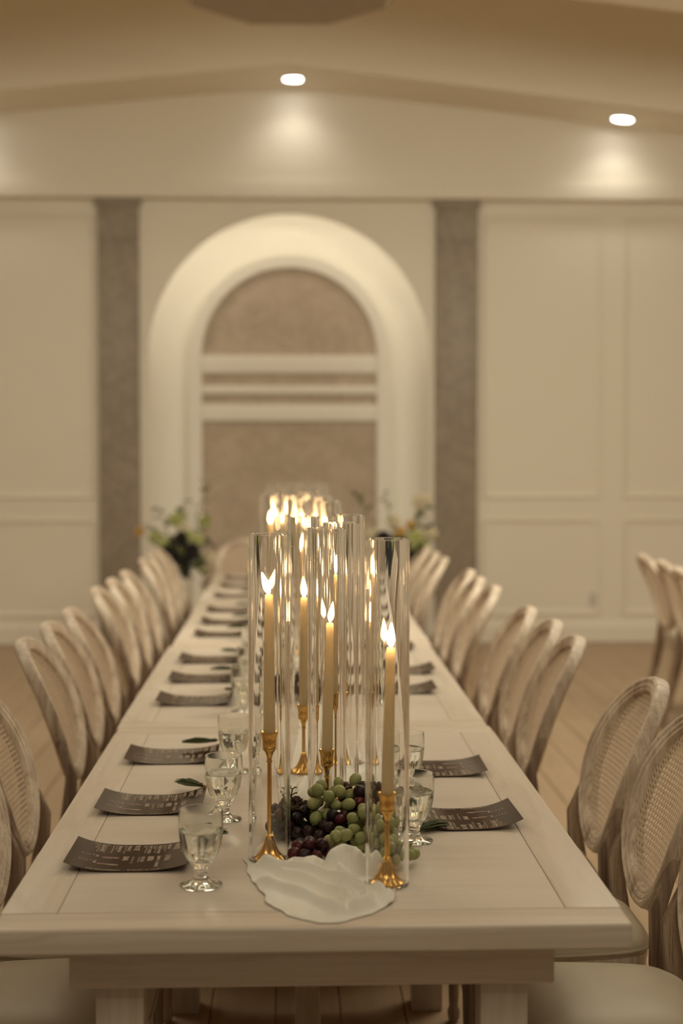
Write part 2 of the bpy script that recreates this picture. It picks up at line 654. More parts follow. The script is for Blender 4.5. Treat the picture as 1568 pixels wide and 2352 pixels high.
# arched feature inside the niche: plaster frame, bands and marble slabs
ft = empty('trim_5', (AX, YW + ND, 0))
tag(ft, kind='structure')


def arch_ring(r0, r1, y0, y1, zc, n=40):
    def path(r):
        return [(r, 0.0)] + [(r * math.cos(PI * k / n), zc + r * math.sin(PI * k / n)) for k in range(n + 1)] + [(-r, 0.0)]
    a, b_ = path(r0), path(r1)
    b = MB()
    n2 = len(a)
    vs = [(x, y0, z) for x, z in a] + [(x, y0, z) for x, z in b_] + [(x, y1, z) for x, z in a] + [(x, y1, z) for x, z in b_]
    fs = []
    for i in range(n2 - 1):
        fs += [(i, i + 1, n2 + i + 1, n2 + i), (i, i + 1, 2 * n2 + i + 1, 2 * n2 + i), (n2 + i, n2 + i + 1, 3 * n2 + i + 1, 3 * n2 + i)]
    return b.add(vs, fs)


KS = (YW + ND - 0.12) / YW      # the feature stands back from the wall face, so it is that much larger
kz = lambda z: 1.55 + (z - 1.55) * KS if z > 0 else 0.0
AZ2 = kz(AZ - 0.005)
r_m, r_f = 0.71 * KS, 0.81 * KS
ring_me = arch_ring(r_m, r_f, -0.13, 0.0, AZ2).mesh('arch_frame', 40, NICHE)
link('arch_frame', ring_me, None, ft)
fan = [((r_m + .002) * math.cos(PI * k / 40), -0.085, AZ2 + (r_m + .002) * math.sin(PI * k / 40)) for k in range(41)]
link('marble_lunette', MB().add(fan + [(x, -0.02, z) for x, y, z in fan], [tuple(range(41)), tuple(range(81, 40, -1))] +
     [(i, i + 1, 42 + i, 41 + i) for i in range(40)]).mesh('marble_lunette', mat=MARBLE), None, ft)
for z0, z1 in ((2.204, 2.350), (2.035, 2.105), (1.815, 1.953)):
    bbox('plaster_band', -r_m, r_m, -0.12, -0.0, kz(z0), kz(z1), NICHE, ft, 0.006)
for z0, z1 in ((2.105, 2.204), (1.953, 2.035), (0.0, 1.815)):
    bbox('marble_slab', -r_m, r_m, -0.085, -0.0, kz(z0), kz(z1), MARBLE, ft)


# recessed downlights in the ceiling strip
def downlight(x, y, z, slope, label, power):
    e = empty('downlight', (x, y, z))
    e.rotation_euler = (0, slope, 0)
    tag(e, label, 'light', 'recessed downlights by the header')
    tr = MB().lathe([(0.078, -0.004), (0.092, -0.012), (0.112, -0.008), (0.116, 0.0), (0.11, 0.01), (0.078, 0.01)], 40, close=True)
    link('trim_ring', tr.mesh('trim_ring', 50, METAL_M), None, e)
    link('lens', MB().lathe([(0.0005, -0.006), (0.05, -0.006), (0.082, -0.004), (0.082, 0.004)], 32).mesh('lens', 40, LENS), None, e)
    d = bpy.data.lights.new('downlight_beam', 'SPOT')
    d.energy = power
    d.color = (1.0, 0.93, 0.80)
    d.spot_size = R(132)
    d.spot_blend = 1.0
    d.shadow_soft_size = 0.07
    lo = bpy.data.objects.new('downlight_beam', d)
    COL.objects.link(lo)
    lo.parent = e
    lo.location = (0, 0, -0.05)
    lo.rotation_euler = (0, -slope, 0)


downlight(0.012, 11.24, gable(0.012) - 0.002, 0.0, 'round recessed downlight at the ceiling ridge above the arch', 9)
downlight(2.60, 11.24, gable(2.60) - 0.002, math.atan(0.112), 'round recessed downlight on the sloping ceiling right of the ridge', 10)
downlight(-2.58, 11.24, gable(-2.58) - 0.002, -math.atan(0.098), 'round recessed downlight on the sloping ceiling left of the ridge', 7)

# wall outlet
oe = empty('wall_outlet', (2.473, YW, 0.35))
tag(oe, 'small white electrical outlet low on the panelled wall', 'outlet')
bbox('cover_plate', -0.036, 0.036, -0.008, 0, -0.058, 0.058, PLATE_M, oe, 0.003)
for z in (-0.025, 0.025):
    s = bbox('socket', -0.016, 0.016, -0.0105, -0.006, z - 0.014, z + 0.014, PLATE_M, oe, 0.002)
    for sx in (-0.006, 0.006):
        bbox('slot', sx - 0.0012, sx + 0.0012, -0.0112, -0.010, z - 0.006, z + 0.006, SLOT_M, s)

# ------------------------------------------------------------------ tables
TX = 0.034
TH = 0.045


def make_table():
    e = empty('dining_table', (TX, 2.345 + 0.872, 0))
    W2, L2 = 0.537, 0.872
    bw, ew = 0.097, 0.088
    for s in (-1, 1):
        x0, x1 = sorted((s * W2, s * (W2 - bw)))
        bbox('side_board', x0, x1, -L2 + ew * 0 + 0.0, L2, T - TH, T, TBL_Y, e, 0.004, 2) if False else None
    g = 0.0005
    for s in (-1, 1):
        x0, x1 = sorted((s * W2, s * (W2 - bw + g)))
        bbox('side_board', x0, x1, -L2 + ew + g, L2 - ew - g, T - TH, T, TBL_Y, e, 0.0014, 2)
        y0, y1 = sorted((s * L2, s * (L2 - ew + g)))
        bbox('end_board', -W2, W2, y0, y1, T - TH, T, TBL_X, e, 0.006, 3)
    bbox('centre_panel', -W2 + bw + g, W2 - bw - g, -L2 + ew + g, L2 - ew - g, T - TH, T - 0.0006, TBL_C, e, 0.0012, 1)
    # apron
    ax, ay = 0.421, 0.77
    az0, az1 = 0.626, T - TH
    for s in (-1, 1):
        bbox('apron', -ax, ax, s * ay - 0.014, s * ay + 0.014, az0, az1, TBL_X, e, 0.003)
        bbox('apron', s * ax - 0.012 - 0.012 * s, s * ax + 0.012 - 0.012 * s, -ay + 0.015, ay - 0.015, az0, az1, TBL_Y, e, 0.003)
    for sx in (-1, 1):
        for sy in (-1, 1):
            cx, cyy = sx * 0.338, sy * (ay - 0.058)
            bbox('leg', cx - 0.042, cx + 0.042, cyy - 0.042, cyy + 0.042, 0, az1 - 0.001, TBL_Z, e, 0.004)
    bbox('stretcher', -0.03, 0.03, -ay + 0.06, ay - 0.06, 0.16, 0.22, TBL_Y, e, 0.004)
    for s in (-1, 1):
        bbox('stretcher', -0.296, 0.296, s * (ay - 0.058) - 0.025, s * (ay - 0.058) + 0.025, 0.16, 0.22, TBL_X, e, 0.004)
    return e


TL = ['whitewashed farm table nearest the camera, with the cloth and grapes at its end',
      'whitewashed farm table second in the row, pushed end to end behind the first',
      'whitewashed farm table third in the row from the front',
      'whitewashed farm table at the far end of the row, by the flowers']
tab0 = make_table()
tag(tab0, TL[0], 'table', 'farm tables pushed end to end')
for i in range(1, 4):
    dup(tab0, (TX + [0, -0.006, 0.003, -0.004][i], 2.345 + 0.872 + 1.748 * i, 0), 0.0, TL[i])

# ------------------------------------------------------------------ chairs
REC = R(20)
OA, OB = 0.210, 0.243      # oval half width, half height
OZ0, OY0 = 0.512, -0.205   # foot of the oval


def back_pt(x, h, d=0.0):
    """x across, h up the back from the oval's foot, d towards the sitter"""
    bow = 0.95 * x * x
    curl = -0.10 * max(0, h - 0.2) ** 2
    dd = d + bow + curl
    return (x, OY0 - h * math.sin(REC) + dd * math.cos(REC), OZ0 + h * math.cos(REC) + dd * math.sin(REC))


def chair_meshes():
    M = {}
    # oval ring, moulded section (offset inward, depth to sitter)
    prof = [(0.0, 0.004), (0.004, 0.014), (0.011, 0.018), (0.017, 0.0165), (0.0185, 0.0135), (0.021, 0.0165), (0.030, 0.0165),
            (0.0325, 0.013), (0.035, 0.015), (0.041, 0.014), (0.044, 0.007), (0.044, -0.012), (0.040, -0.021), (0.010, -0.024), (0.002, -0.019), (0.0, -0.010), (0.0015, -0.005)]
    n = 64
    b = MB()
    vs, fs = [], []
    for i in range(n):
        a = 2 * PI * i / n
        for o, d in prof:
            x = (OA - o) * math.cos(a)
            h = OB + (OB - o) * math.sin(a)
            vs.append(back_pt(x, h, d))
    k = len(prof)
    for i in range(n):
        for j in range(k):
            fs.append((i * k + j, i * k + (j + 1) % k, ((i + 1) % n) * k + (j + 1) % k, ((i + 1) % n) * k + j))
    M['back_frame'] = b.add(vs, fs).mesh('back_frame', 35, CHAIR_W)
    # woven cane: strands in four directions clipped to the oval
    ia, ib = OA - 0.041, OB - 0.041
    b = MB()
    wd, th = 0.0018, 0.0009

    def strand(p, q, dz):
        """p,q in (x,h)"""
        L = math.hypot(q[0] - p[0], q[1] - p[1])
        if L < 0.004:
            return
        ns = max(1, int(L / 0.05))
        ux, uh = (q[0] - p[0]) / L, (q[1] - p[1]) / L
        nx, nh = -uh * wd / 2, ux * wd / 2
        vs, fs = [], []
        for i in range(ns + 1):
            t = i / ns
            x, h = p[0] + (q[0] - p[0]) * t, p[1] + (q[1] - p[1]) * t
            vs += [back_pt(x + nx, h + nh, dz), back_pt(x, h, dz + th), back_pt(x - nx, h - nh, dz)]
        for i in range(ns):
            o = i * 3
            fs += [(o, o + 1, o + 4, o + 3), (o + 1, o + 2, o + 5, o + 4), (o + 2, o, o + 3, o + 5)]
        b.add(vs, fs)

    P = 0.0132
    nx_ = int(ia / P)
    for i in range(-nx_, nx_ + 1):
        for s in (-0.0014, 0.0014):
            x = i * P + s
            if abs(x) < ia:
                hh = ib * math.sqrt(1 - (x / ia) ** 2)
                strand((x, OB - hh), (x, OB + hh), 0.0)
    nz_ = int(ib / P)
    for i in range(-nz_, nz_ + 1):
        for s in (-0.0014, 0.0014):
            z = i * P + s
            if abs(z) < ib:
                xx = ia * math.sqrt(1 - (z / ib) ** 2)
                strand((-xx, OB + z), (xx, OB + z), 0.0006)
    # diagonals x +- z = c
    for sg in (-1, 1):
        c = -0.45 + P / 2
        cs = [P * (i + 0.5) for i in range(-40, 40)]
        for c in cs:
            # x = t, z = sg*(t) + c ; solve ellipse
            A = 1 / ia ** 2 + 1 / ib ** 2
            B = 2 * sg * c / ib ** 2
            Cc = c * c / ib ** 2 - 1
            D = B * B - 4 * A * Cc
            if D <= 0:
                continue
            ta, tb = (-B - math.sqrt(D)) / (2 * A), (-B + math.sqrt(D)) / (2 * A)
            strand((ta, OB + sg * ta + c), (tb, OB + sg * tb + c), 0.0012 if sg > 0 else -0.0006)
    M['cane_panel'] = b.mesh('cane_panel', mat=CANE)
    # back legs with the uprights that meet the oval
    def rear_leg(s):
        b = MB()
        path = [(s * 0.188, -0.315, 0.0), (s * 0.188, -0.265, 0.16), (s * 0.188, -0.228, 0.32), (s * 0.189, -0.205, 0.44),
                (s * 0.192, -0.20, 0.50)]
        for h in (0.05, 0.10, 0.15, 0.19):
            q = back_pt(s * (0.196 - 0.009 * h / 0.2), h, -0.006)
            path.append(q)
        wds = [0.014, 0.016, 0.019, 0.021, 0.020, 0.018, 0.015, 0.010, 0.005]
        dps = [0.014, 0.017, 0.021, 0.023, 0.019, 0.016, 0.014, 0.012, 0.007]
        vs, fs = [], []
        for (x, y, z), ww, dd in zip(path, wds, dps):
            vs += [(x - ww, y - dd, z), (x + ww, y - dd, z), (x + ww, y + dd, z), (x - ww, y + dd, z)]
        for i in range(len(path) - 1):
            for k in range(4):
                k2 = (k + 1) % 4
                fs.append((i * 4 + k, i * 4 + k2, i * 4 + 4 + k2, i * 4 + 4 + k))
        fs += [(3, 2, 1, 0), tuple(len(vs) - 4 + k for k in range(4))]
        me = b.add(vs, fs).mesh('leg', mat=CHAIR_D)
        return bevel(me, 0.004, 2)
    M['rear'] = [rear_leg(-1), rear_leg(1)]
    # turned, fluted front leg
    pr = [(0.011, 0.0), (0.016, 0.012), (0.017, 0.03), (0.012, 0.045), (0.0135, 0.06), (0.021, 0.33), (0.024, 0.355), (0.019, 0.365), (0.025, 0.375), (0.025, 0.385)]
    fl = lambda a, r, z: r - (0.0014 * (0.5 + 0.5 * math.cos(10 * a)) if 0.055 < z < 0.34 else 0)
    b = MB().lathe(pr, 40, fl)
    b.box(-0.025, 0.025, -0.025, 0.025, 0.385, 0.435)
    M['front'] = b.mesh('leg', 40, CHAIR_D)
    # seat rail
    def outline(sc, n=48):
        pts = []
        for i in range(n):
            a = 2 * PI * i / n
            ca, sa = math.cos(a), math.sin(a)
            ex = 0.6 if sa > 0 else 0.42
            x = 0.189 * sc * math.copysign(abs(ca) ** ex, ca)
            y = 0.2 * sc * math.copysign(abs(sa) ** ex, sa)
            x *= 1 + 0.10 * (y / 0.2) - 0.0
            pts.append((x * 0.98, y))
        return pts
    b = MB()
    n = 48
    vs, fs = [], []
    for sc, z in ((1.0, 0.395), (1.0, 0.432), (1.012, 0.44), (1.012, 0.452), (0.9, 0.452), (0.9, 0.395)):
        vs += [(x, y, z) for x, y in outline(sc)]
    for i in range(6):
        j = (i + 1) % 6
        for k in range(n):
            k2 = (k + 1) % n
            fs.append((i * n + k, i * n + k2, j * n + k2, j * n + k))
    M['seat_frame'] = b.add(vs, fs).mesh('seat_frame', 40, CHAIR_W)
    # cushion
    b = MB()
    vs, fs = [], []
    rows = [(0.90, 0.440), (1.0, 0.450), (1.03, 0.460), (1.03, 0.472), (0.985, 0.488), (0.86, 0.502), (0.6, 0.511), (0.3, 0.515), (0.02, 0.516)]
    for sc, z in rows:
        vs += [(x, y, z) for x, y in outline(sc)]
    for i in range(len(rows) - 1):
        for k in range(n):
            k2 = (k + 1) % n
            fs.append((i * n + k, i * n + k2, (i + 1) * n + k2, (i + 1) * n + k))
    fs.append(tuple(range(n - 1, -1, -1)))
    fs.append(tuple((len(rows) - 1) * n + k for k in range(n)))
    M['seat'] = b.add(vs, fs).mesh('seat', 60, SEAT_M)
    pip = [(x, y, 0.4655) for x, y in outline(1.036)]
    b = MB()
    b.tube(pip + [pip[0]], 0.0035, 6)
    M['piping'] = b.mesh('piping', 60, SEAT_M)
    return M


CM = chair_meshes()


def make_chair():
    e = empty('dining_chair')
    st = link('seat', CM['seat'], None, e)
    link('piping', CM['piping'], None, st)
    link('seat_frame', CM['seat_frame'], None, e)
    bf = link('back_frame', CM['back_frame'], None, e)
    cp = link('cane_panel', CM['cane_panel'], None, e)
    tag(cp, kind='stuff')
    for me in CM['rear']:
        link('leg', me, None, e)
    for s in (-1, 1):
        l = link('leg', CM['front'], None, e)
        l.location = (s * 0.163, 0.138, 0)
    return e


chair0 = make_chair()
tag(chair0, 'x', 'chair', 'oval cane back chairs along the long table')
used = [False]


def chair(x_apex, y, rz, label, group='oval cane back chairs along the long table'):
    """x_apex: x of the top of the back"""
    if not used[0]:
        o = chair0
        used[0] = True
    else:
        o = dup(chair0, (0, 0, 0))
    apex = Vector(back_pt(0, 2 * OB))
    off = Matrix.Rotation(rz, 3, 'Z') @ Vector((apex.x, apex.y, 0))
    o.location = (x_apex - off.x, y - off.y, 0)
    o.rotation_euler = (0, 0, rz)
    o['label'] = label
    o['group'] = group
    return o


rnd = random.Random(11)
LEFT_Y = [2.775, 3.225, 3.67, 4.525, 4.97, 5.415, 6.27, 6.715, 7.16, 8.015, 8.46, 8.905]
LEFT_X = [-0.86, -0.85, -0.86, -0.86, -0.86, -0.855, -0.87, -0.86, -0.85, -0.85, -0.85, -0.855]
for i, (x, y) in enumerate(zip(LEFT_X, LEFT_Y)):
    chair(x, y, -PI / 2 + rnd.uniform(-0.015, 0.015), f'whitewashed oval cane-back chair on the left of the table, {ORD[i]} in that row')
RIGHT_Y = [2.71, 3.205, 3.655, 4.525, 4.97, 5.41, 6.275, 6.72, 7.155, 8.02, 8.46, 8.9]
RIGHT_X = [0.967, 0.968, 0.955, 0.92, 0.93, 0.915, 0.905, 0.895, 0.905, 0.865, 0.86, 0.85]
for i, (x, y) in enumerate(zip(RIGHT_X, RIGHT_Y)):
    chair(x, y, PI / 2 + rnd.uniform(-0.015, 0.015), f'whitewashed oval cane-back chair on the right of the table, {ORD[i]} in that row')
chair(-0.33, 9.85, PI, 'pale oval cane-back chair at the far head of the long table')
OT = 'cane back chairs of the neighbouring table'
chair(2.03, 8.22, -PI / 2 + 0.03, 'brown cane-back chair seen from behind by the panelled wall, its back leaning outermost', OT)
chair(2.02, 7.74, -PI / 2 + 0.03, 'middle one of three brown cane-back chairs seen from behind near the panelled wall', OT)
chair(1.98, 7.26, -PI / 2 + 0.03, 'brown cane-back chair of the neighbouring table closest to the camera', OT)

# ------------------------------------------------------------------ candles in glass cylinders
CYL_R, CYL_H, CYL_W = 0.0405, 0.632, 0.0048
ZT = T + 0.0035      # stands on the runner


def cyl_mesh():
    r, h, w_ = CYL_R, CYL_H, CYL_W
    e = 0.0008
    pr = [(r - e, 0), (r, e), (r, h - e), (r - e, h), (r - w_ + e, h), (r - w_, h - e), (r - w_, e), (r - w_ + e, 0)]
    return MB().lathe(pr, 96, close=True).mesh('glass_cylinder', 30, GLASS)


CYL_ME = cyl_mesh()
cups = {}


def stick_mesh(h):
    """brass candlestick of height h: fluted trumpet foot, thin stem, cup"""
    b = MB()
    foot = [(0.0305, 0.0), (0.0308, 0.0025), (0.027, 0.005), (0.021, 0.010), (0.0155, 0.018), (0.0115, 0.028), (0.0085, 0.036), (0.0072, 0.043), (0.0080, 0.046), (0.0046, 0.049)]
    def md(a, r, z):
        return r * (1 + (0.07 * math.cos(12 * a) if 0.004 < z < 0.038 else 0))
    c = h - 0.048
    top = [(0.0042, c - 0.012), (0.0062, c - 0.010), (0.0045, c - 0.006), (0.0060, c + 0.002), (0.0088, c + 0.009), (0.0130, c + 0.014), (0.0138, c + 0.017), (0.0128, c + 0.019),
           (0.0138, c + 0.021), (0.0135, c + 0.030), (0.0148, c + 0.040), (0.0172, c + 0.047), (0.0172, c + 0.048), (0.0140, c + 0.046), (0.0122, c + 0.040), (0.0118, c + 0.030)]
    return b.lathe(foot + top, 48, md).mesh('candlestick', 45, GOLD)


CAND_L = 0.285


def candle_mesh():
    pr = [(0.0112, 0.0), (0.0114, 0.02), (0.0112, 0.08), (0.0098, 0.18), (0.0082, 0.27), (0.0078, 0.281), (0.0066, 0.2845), (0.004, 0.2835), (0.0008, 0.2825)]
    return MB().lathe(pr, 24).mesh('taper_candle', 60, WAX)


CANDLE_ME = candle_mesh()
WICK_ME = MB().tube([(0, 0, 0.281), (0.0002, 0, 0.287), (0.0008, 0.0003, 0.292)], 0.0008, 5).mesh('wick', 60, WICK_M)
fp = [(0.0006, 0.0), (0.0030, 0.003), (0.0056, 0.008), (0.0068, 0.013), (0.0066, 0.019), (0.0052, 0.027), (0.0034, 0.034), (0.0017, 0.040), (0.0004, 0.044)]
FLAME_ME = MB().lathe(fp, 16).mesh('flame', 180, FLAME)
STICKS = {h: stick_mesh(h) for h in (0.166, 0.205, 0.248)}
# (x, y, holder height, lean of candle, flame tilt)
CL1 = [(-0.046, 2.740, 0.248, 0.0, -0.32), (0.172, 2.578, 0.166, 0.022, 0.0), (0.071, 2.962, 0.166, 0.022, 0.12), (0.108, 3.190, 0.248, 0.0, 0.1), (0.026, 3.495, 0.166, 0.004, 0.0), (0.142, 3.600, 0.205, 0.0, -0.1)]
CL2 = [(0.118, 4.62, 0.166, 0.0, 0.0), (0.020, 4.78, 0.205, 0.0, 0.1), (0.105, 5.06, 0.248, 0.0, 0.0), (-0.012, 5.18, 0.166, 0.01, 0.0), (0.052, 5.36, 0.248, 0.0, 0.1), (-0.088, 5.58, 0.248, 0.0, 0.0)]
CL3 = [(-0.064, 6.5, 0.248, 0.0, 0.0), (0.10, 6.62, 0.166, 0.0, 0.0), (0.040, 6.9, 0.205, 0.0, 0.0), (0.135, 7.1, 0.166, 0.0, 0.0), (-0.005, 7.2, 0.205, 0.0, 0.0), (-0.100, 7.4, 0.248, 0.0, 0.0)]
CL4 = [(0.125, 8.05, 0.248, 0.0, 0.0), (0.02, 8.28, 0.166, 0.0, 0.0), (-0.05, 8.55, 0.205, 0.0, 0.0), (0.08, 8.8, 0.205, 0.0, 0.0)]
CLN = ['front', 'second', 'third', 'farthest']
ALLC = [(c, k, i) for k, cl in enumerate((CL1, CL2, CL3, CL4)) for i, c in enumerate(cl)]
DEPTH = ['nearest', 'second nearest', 'third nearest', 'fourth nearest', 'fifth nearest', 'sixth nearest']
HN = {0.166: 'short', 0.205: 'medium height', 0.248: 'tall'}
for (x, y, h, lean, tilt), k, i in ALLC:
    order = sorted(range(len((CL1, CL2, CL3, CL4)[k])), key=lambda q: (CL1, CL2, CL3, CL4)[k][q][1]).index(i)
    wh = f'{DEPTH[order]} in the {CLN[k]} candle cluster'
    c = link('glass_cylinder', CYL_ME)
    c.location = (x, y, ZT)
    tag(c, f'tall clear glass cylinder over a candle, {wh}', 'glass cylinder', 'glass cylinders round the taper candles')
    s = link('candlestick', STICKS[h])
    s.location = (x, y, ZT)
    s.rotation_euler = (0, 0, i * 0.7)
    tag(s, f'{HN[h]} brass candlestick with fluted foot, {wh}', 'candlestick', 'brass candlesticks on the runner')
    cd = link('taper_candle', CANDLE_ME)
    cd.location = (x, y, ZT + h - 0.0175)
    cd.rotation_euler = (0.0, lean, 0)
    tag(cd, f'lit ivory taper candle in a brass holder, {wh}', 'candle', 'lit taper candles')
    wk = link('wick', WICK_ME, None, cd)
    f = link('flame', FLAME_ME, None, cd)
    f.location = (0, 0, 0.2855)
    f.rotation_euler = (0, tilt, 0)

# ------------------------------------------------------------------ grapes
def grape_me(name, mat, sx, sz):
    bm = bmesh.new()
    bmesh.ops.create_icosphere(bm, subdivisions=3, radius=1.0)
    bmesh.ops.scale(bm, vec=(sx, sx, sz), verts=bm.verts)
    me = bpy.data.meshes.new(name)
    bm.to_mesh(me)
    bm.free()
    me.shade_smooth()
    me.materials.append(mat)
    return me


CYLXY = [(c[0][0], c[0][1]) for c in ALLC]
GM = {'g': grape_me('green_grape', GRAPE_G, 0.0118, 0.0138), 'r': grape_me('red_grape', GRAPE_R, 0.0120, 0.0135), 'p': grape_me('dark_grape', GRAPE_P, 0.0122, 0.0136)}
ALLG = []


def bunch(c, rad, n, kinds, label, seed, stem=None, grp='grape bunches heaped among the candles', extra=()):
    rr = random.Random(seed)
    e = empty('grape_bunch', (c[0], c[1], T))
    tag(e, label, 'grapes', grp)
    placed = []
    nprev = len(ALLG)
    tries = 0
    cand = list(extra)
    while len(placed) < n and tries < 6000:
        tries += 1
        if cand:
            p = Vector(cand.pop(0))
        else:
            while True:
                q = Vector((rr.uniform(-1, 1), rr.uniform(-1, 1), rr.uniform(-1, 1)))
                if q.length <= 1:
                    break
            q = q.normalized() * q.length ** 0.5
            p = Vector((c[0] + q.x * rad[0], c[1] + q.y * rad[1], c[2] + q.z * rad[2]))
        p.z = max(p.z, T + 0.0205)
        if any((p - o).length < 0.0215 for o in placed) or any((p - o).length < 0.0255 for o in ALLG[:nprev]):
            continue
        if any(math.hypot(p.x - a, p.y - b) < CYL_R + 0.0135 for a, b in CYLXY):
            continue
        placed.append(p)
        ALLG.append(p)
    sb = MB()
    cv = Vector(c)
    for p in placed:
        kd = rr.choice(kinds)
        g = link('grape', GM[kd], None, e)
        g.location = p - Vector((c[0], c[1], T))
        d = (p - cv)
        if d.length < 1e-4:
            d = Vector((0, 0, 1))
        g.rotation_mode = 'QUATERNION'
        g.rotation_quaternion = (d.normalized() + Vector((rr.uniform(-.5, .5), rr.uniform(-.5, .5), rr.uniform(-.5, .5)))).to_track_quat('Z', 'Y')
        s = rr.uniform(0.9, 1.1)
        g.scale = (s, s, s)
        o = p - Vector((c[0], c[1], T))
        h = Vector((0, 0, c[2] - T))
        md = (o + h) / 2 + Vector((rr.uniform(-.004, .004), rr.uniform(-.004, .004), rr.uniform(-.002, .006)))
        sb.tube([h + (md - h) * 0.1, md, o + (md - o) * 0.25], [0.0011, 0.0009, 0.0008], 4)
    if stem:
        for pl in stem:
            pts = [Vector(q) - Vector((c[0], c[1], T)) for q in pl]
            sb.tube(pts, [0.0014] * (len(pts) - 1) + [0.0017], 5)
    link('stem', sb.mesh('stem', 60, GSTEM_M if kinds[0] == 'g' else STEM_M), None, e)
    return e


def twig(p0, p1, seed):
    """bare forked twig from p0 to p1"""
    rr = random.Random(seed)
    p0, p1 = Vector(p0), Vector(p1)
    out = []
    n = 5
    pts = [p0.lerp(p1, i / n) + Vector((rr.uniform(-.004, .004), rr.uniform(-.004, .004), rr.uniform(-.003, .003))) for i in range(n + 1)]
    out.append(pts)
    for i in range(1, n + 1):
        for s in (-1, 1):
            d = Vector((s * rr.uniform(0.006, 0.014), rr.uniform(-.006, .006), rr.uniform(0.002, 0.010)))
            out.append([pts[i], pts[i] + d * 0.6 + Vector((0, 0, 0.002)), pts[i] + d])
    return out


bunch((0.078, 2.885, 0.838), (0.050, 0.042, 0.040), 24, 'g', 'pale green grape bunch crowning the heap behind the front candle', 1,
      stem=[[(0.075, 2.88, 0.84), (0.10, 2.87, 0.868), (0.125, 2.865, 0.877), (0.14, 2.88, 0.872)]],
      extra=[(0.05, 2.86, 0.868), (0.072, 2.85, 0.857), (0.04, 2.855, 0.842), (0.09, 2.852, 0.846), (0.128, 2.90, 0.880), (0.112, 2.845, 0.842), (0.045, 2.84, 0.815)])
bunch((0.012, 2.895, 0.795), (0.062, 0.055, 0.042), 40, 'pprp', 'dusky purple grape bunch with a bare twig behind the tall front candle', 2,
      stem=twig((0.012, 2.87, 0.825), (-0.005, 2.86, 0.868), 4) + twig((0.02, 2.86, 0.822), (-0.022, 2.85, 0.842), 5),
      extra=[(-0.03, 2.85, 0.80), (-0.022, 2.845, 0.822), (0.04, 2.86, 0.842), (-0.01, 2.84, 0.805), (0.008, 2.83, 0.79), (0.03, 2.82, 0.795)])
bunch((0.142, 2.90, 0.843), (0.045, 0.045, 0.030), 22, 'prp', 'dark red grape bunch on top of the heap beside the green bunch', 3,
      extra=[(0.135, 2.87, 0.862), (0.122, 2.862, 0.853), (0.155, 2.87, 0.852), (0.175, 2.885, 0.848)])
bunch((0.168, 2.80, 0.800), (0.055, 0.062, 0.046), 40, 'g', 'pale green grape bunch spilling over beside the short front candle', 5,
      extra=[(0.14, 2.79, 0.838), (0.162, 2.80, 0.846), (0.18, 2.80, 0.838), (0.118, 2.79, 0.828), (0.15, 2.76, 0.812), (0.172, 2.75, 0.80), (0.196, 2.78, 0.812)])
bunch((0.202, 2.70, 0.786), (0.030, 0.040, 0.022), 14, 'g', 'small green grape bunch lowest on the heap, nearest the table edge', 6,
      stem=twig((0.212, 2.68, 0.795), (0.215, 2.66, 0.812), 8),
      extra=[(0.20, 2.665, 0.778), (0.218, 2.66, 0.776), (0.19, 2.68, 0.79), (0.212, 2.70, 0.795)])
bunch((0.092, 2.835, 0.795), (0.050, 0.040, 0.036), 26, 'pprp', 'blackish grape bunch in the hollow at the heart of the heap', 7)
bunch((0.032, 2.728, 0.780), (0.048, 0.026, 0.016), 15, 'rrp', 'glossy dark red grape bunch lying on the gauze in front', 8,
      extra=[(0.045, 2.695, 0.778), (0.022, 2.70, 0.780), (0.012, 2.712, 0.790), (0.03, 2.715, 0.797), (0.055, 2.715, 0.797), (0.07, 2.72, 0.785)])
bunch((0.095, 2.762, 0.790), (0.024, 0.018, 0.022), 5, 'g', 'pair of loose green grapes on the red bunch in front', 9,
      extra=[(0.083, 2.742, 0.806), (0.104, 2.738, 0.806)])
# second heap, beyond the first cluster
bunch((0.055, 4.50, 0.80), (0.07, 0.06, 0.045), 34, 'pprp', 'dark grape bunch among the second candle cluster, on the runner', 10)
bunch((0.19, 4.62, 0.80), (0.05, 0.06, 0.045), 26, 'pprp', 'dark grape bunch at the outer side of the second candle cluster', 12)
bunch((-0.035, 4.58, 0.80), (0.045, 0.06, 0.042), 22, 'ppr', 'dark grape bunch on the left of the second candle cluster', 13)
bunch((0.06, 6.35, 0.80), (0.07, 0.06, 0.045), 26, 'ppg', 'mixed grape bunch in front of the third candle cluster', 14)

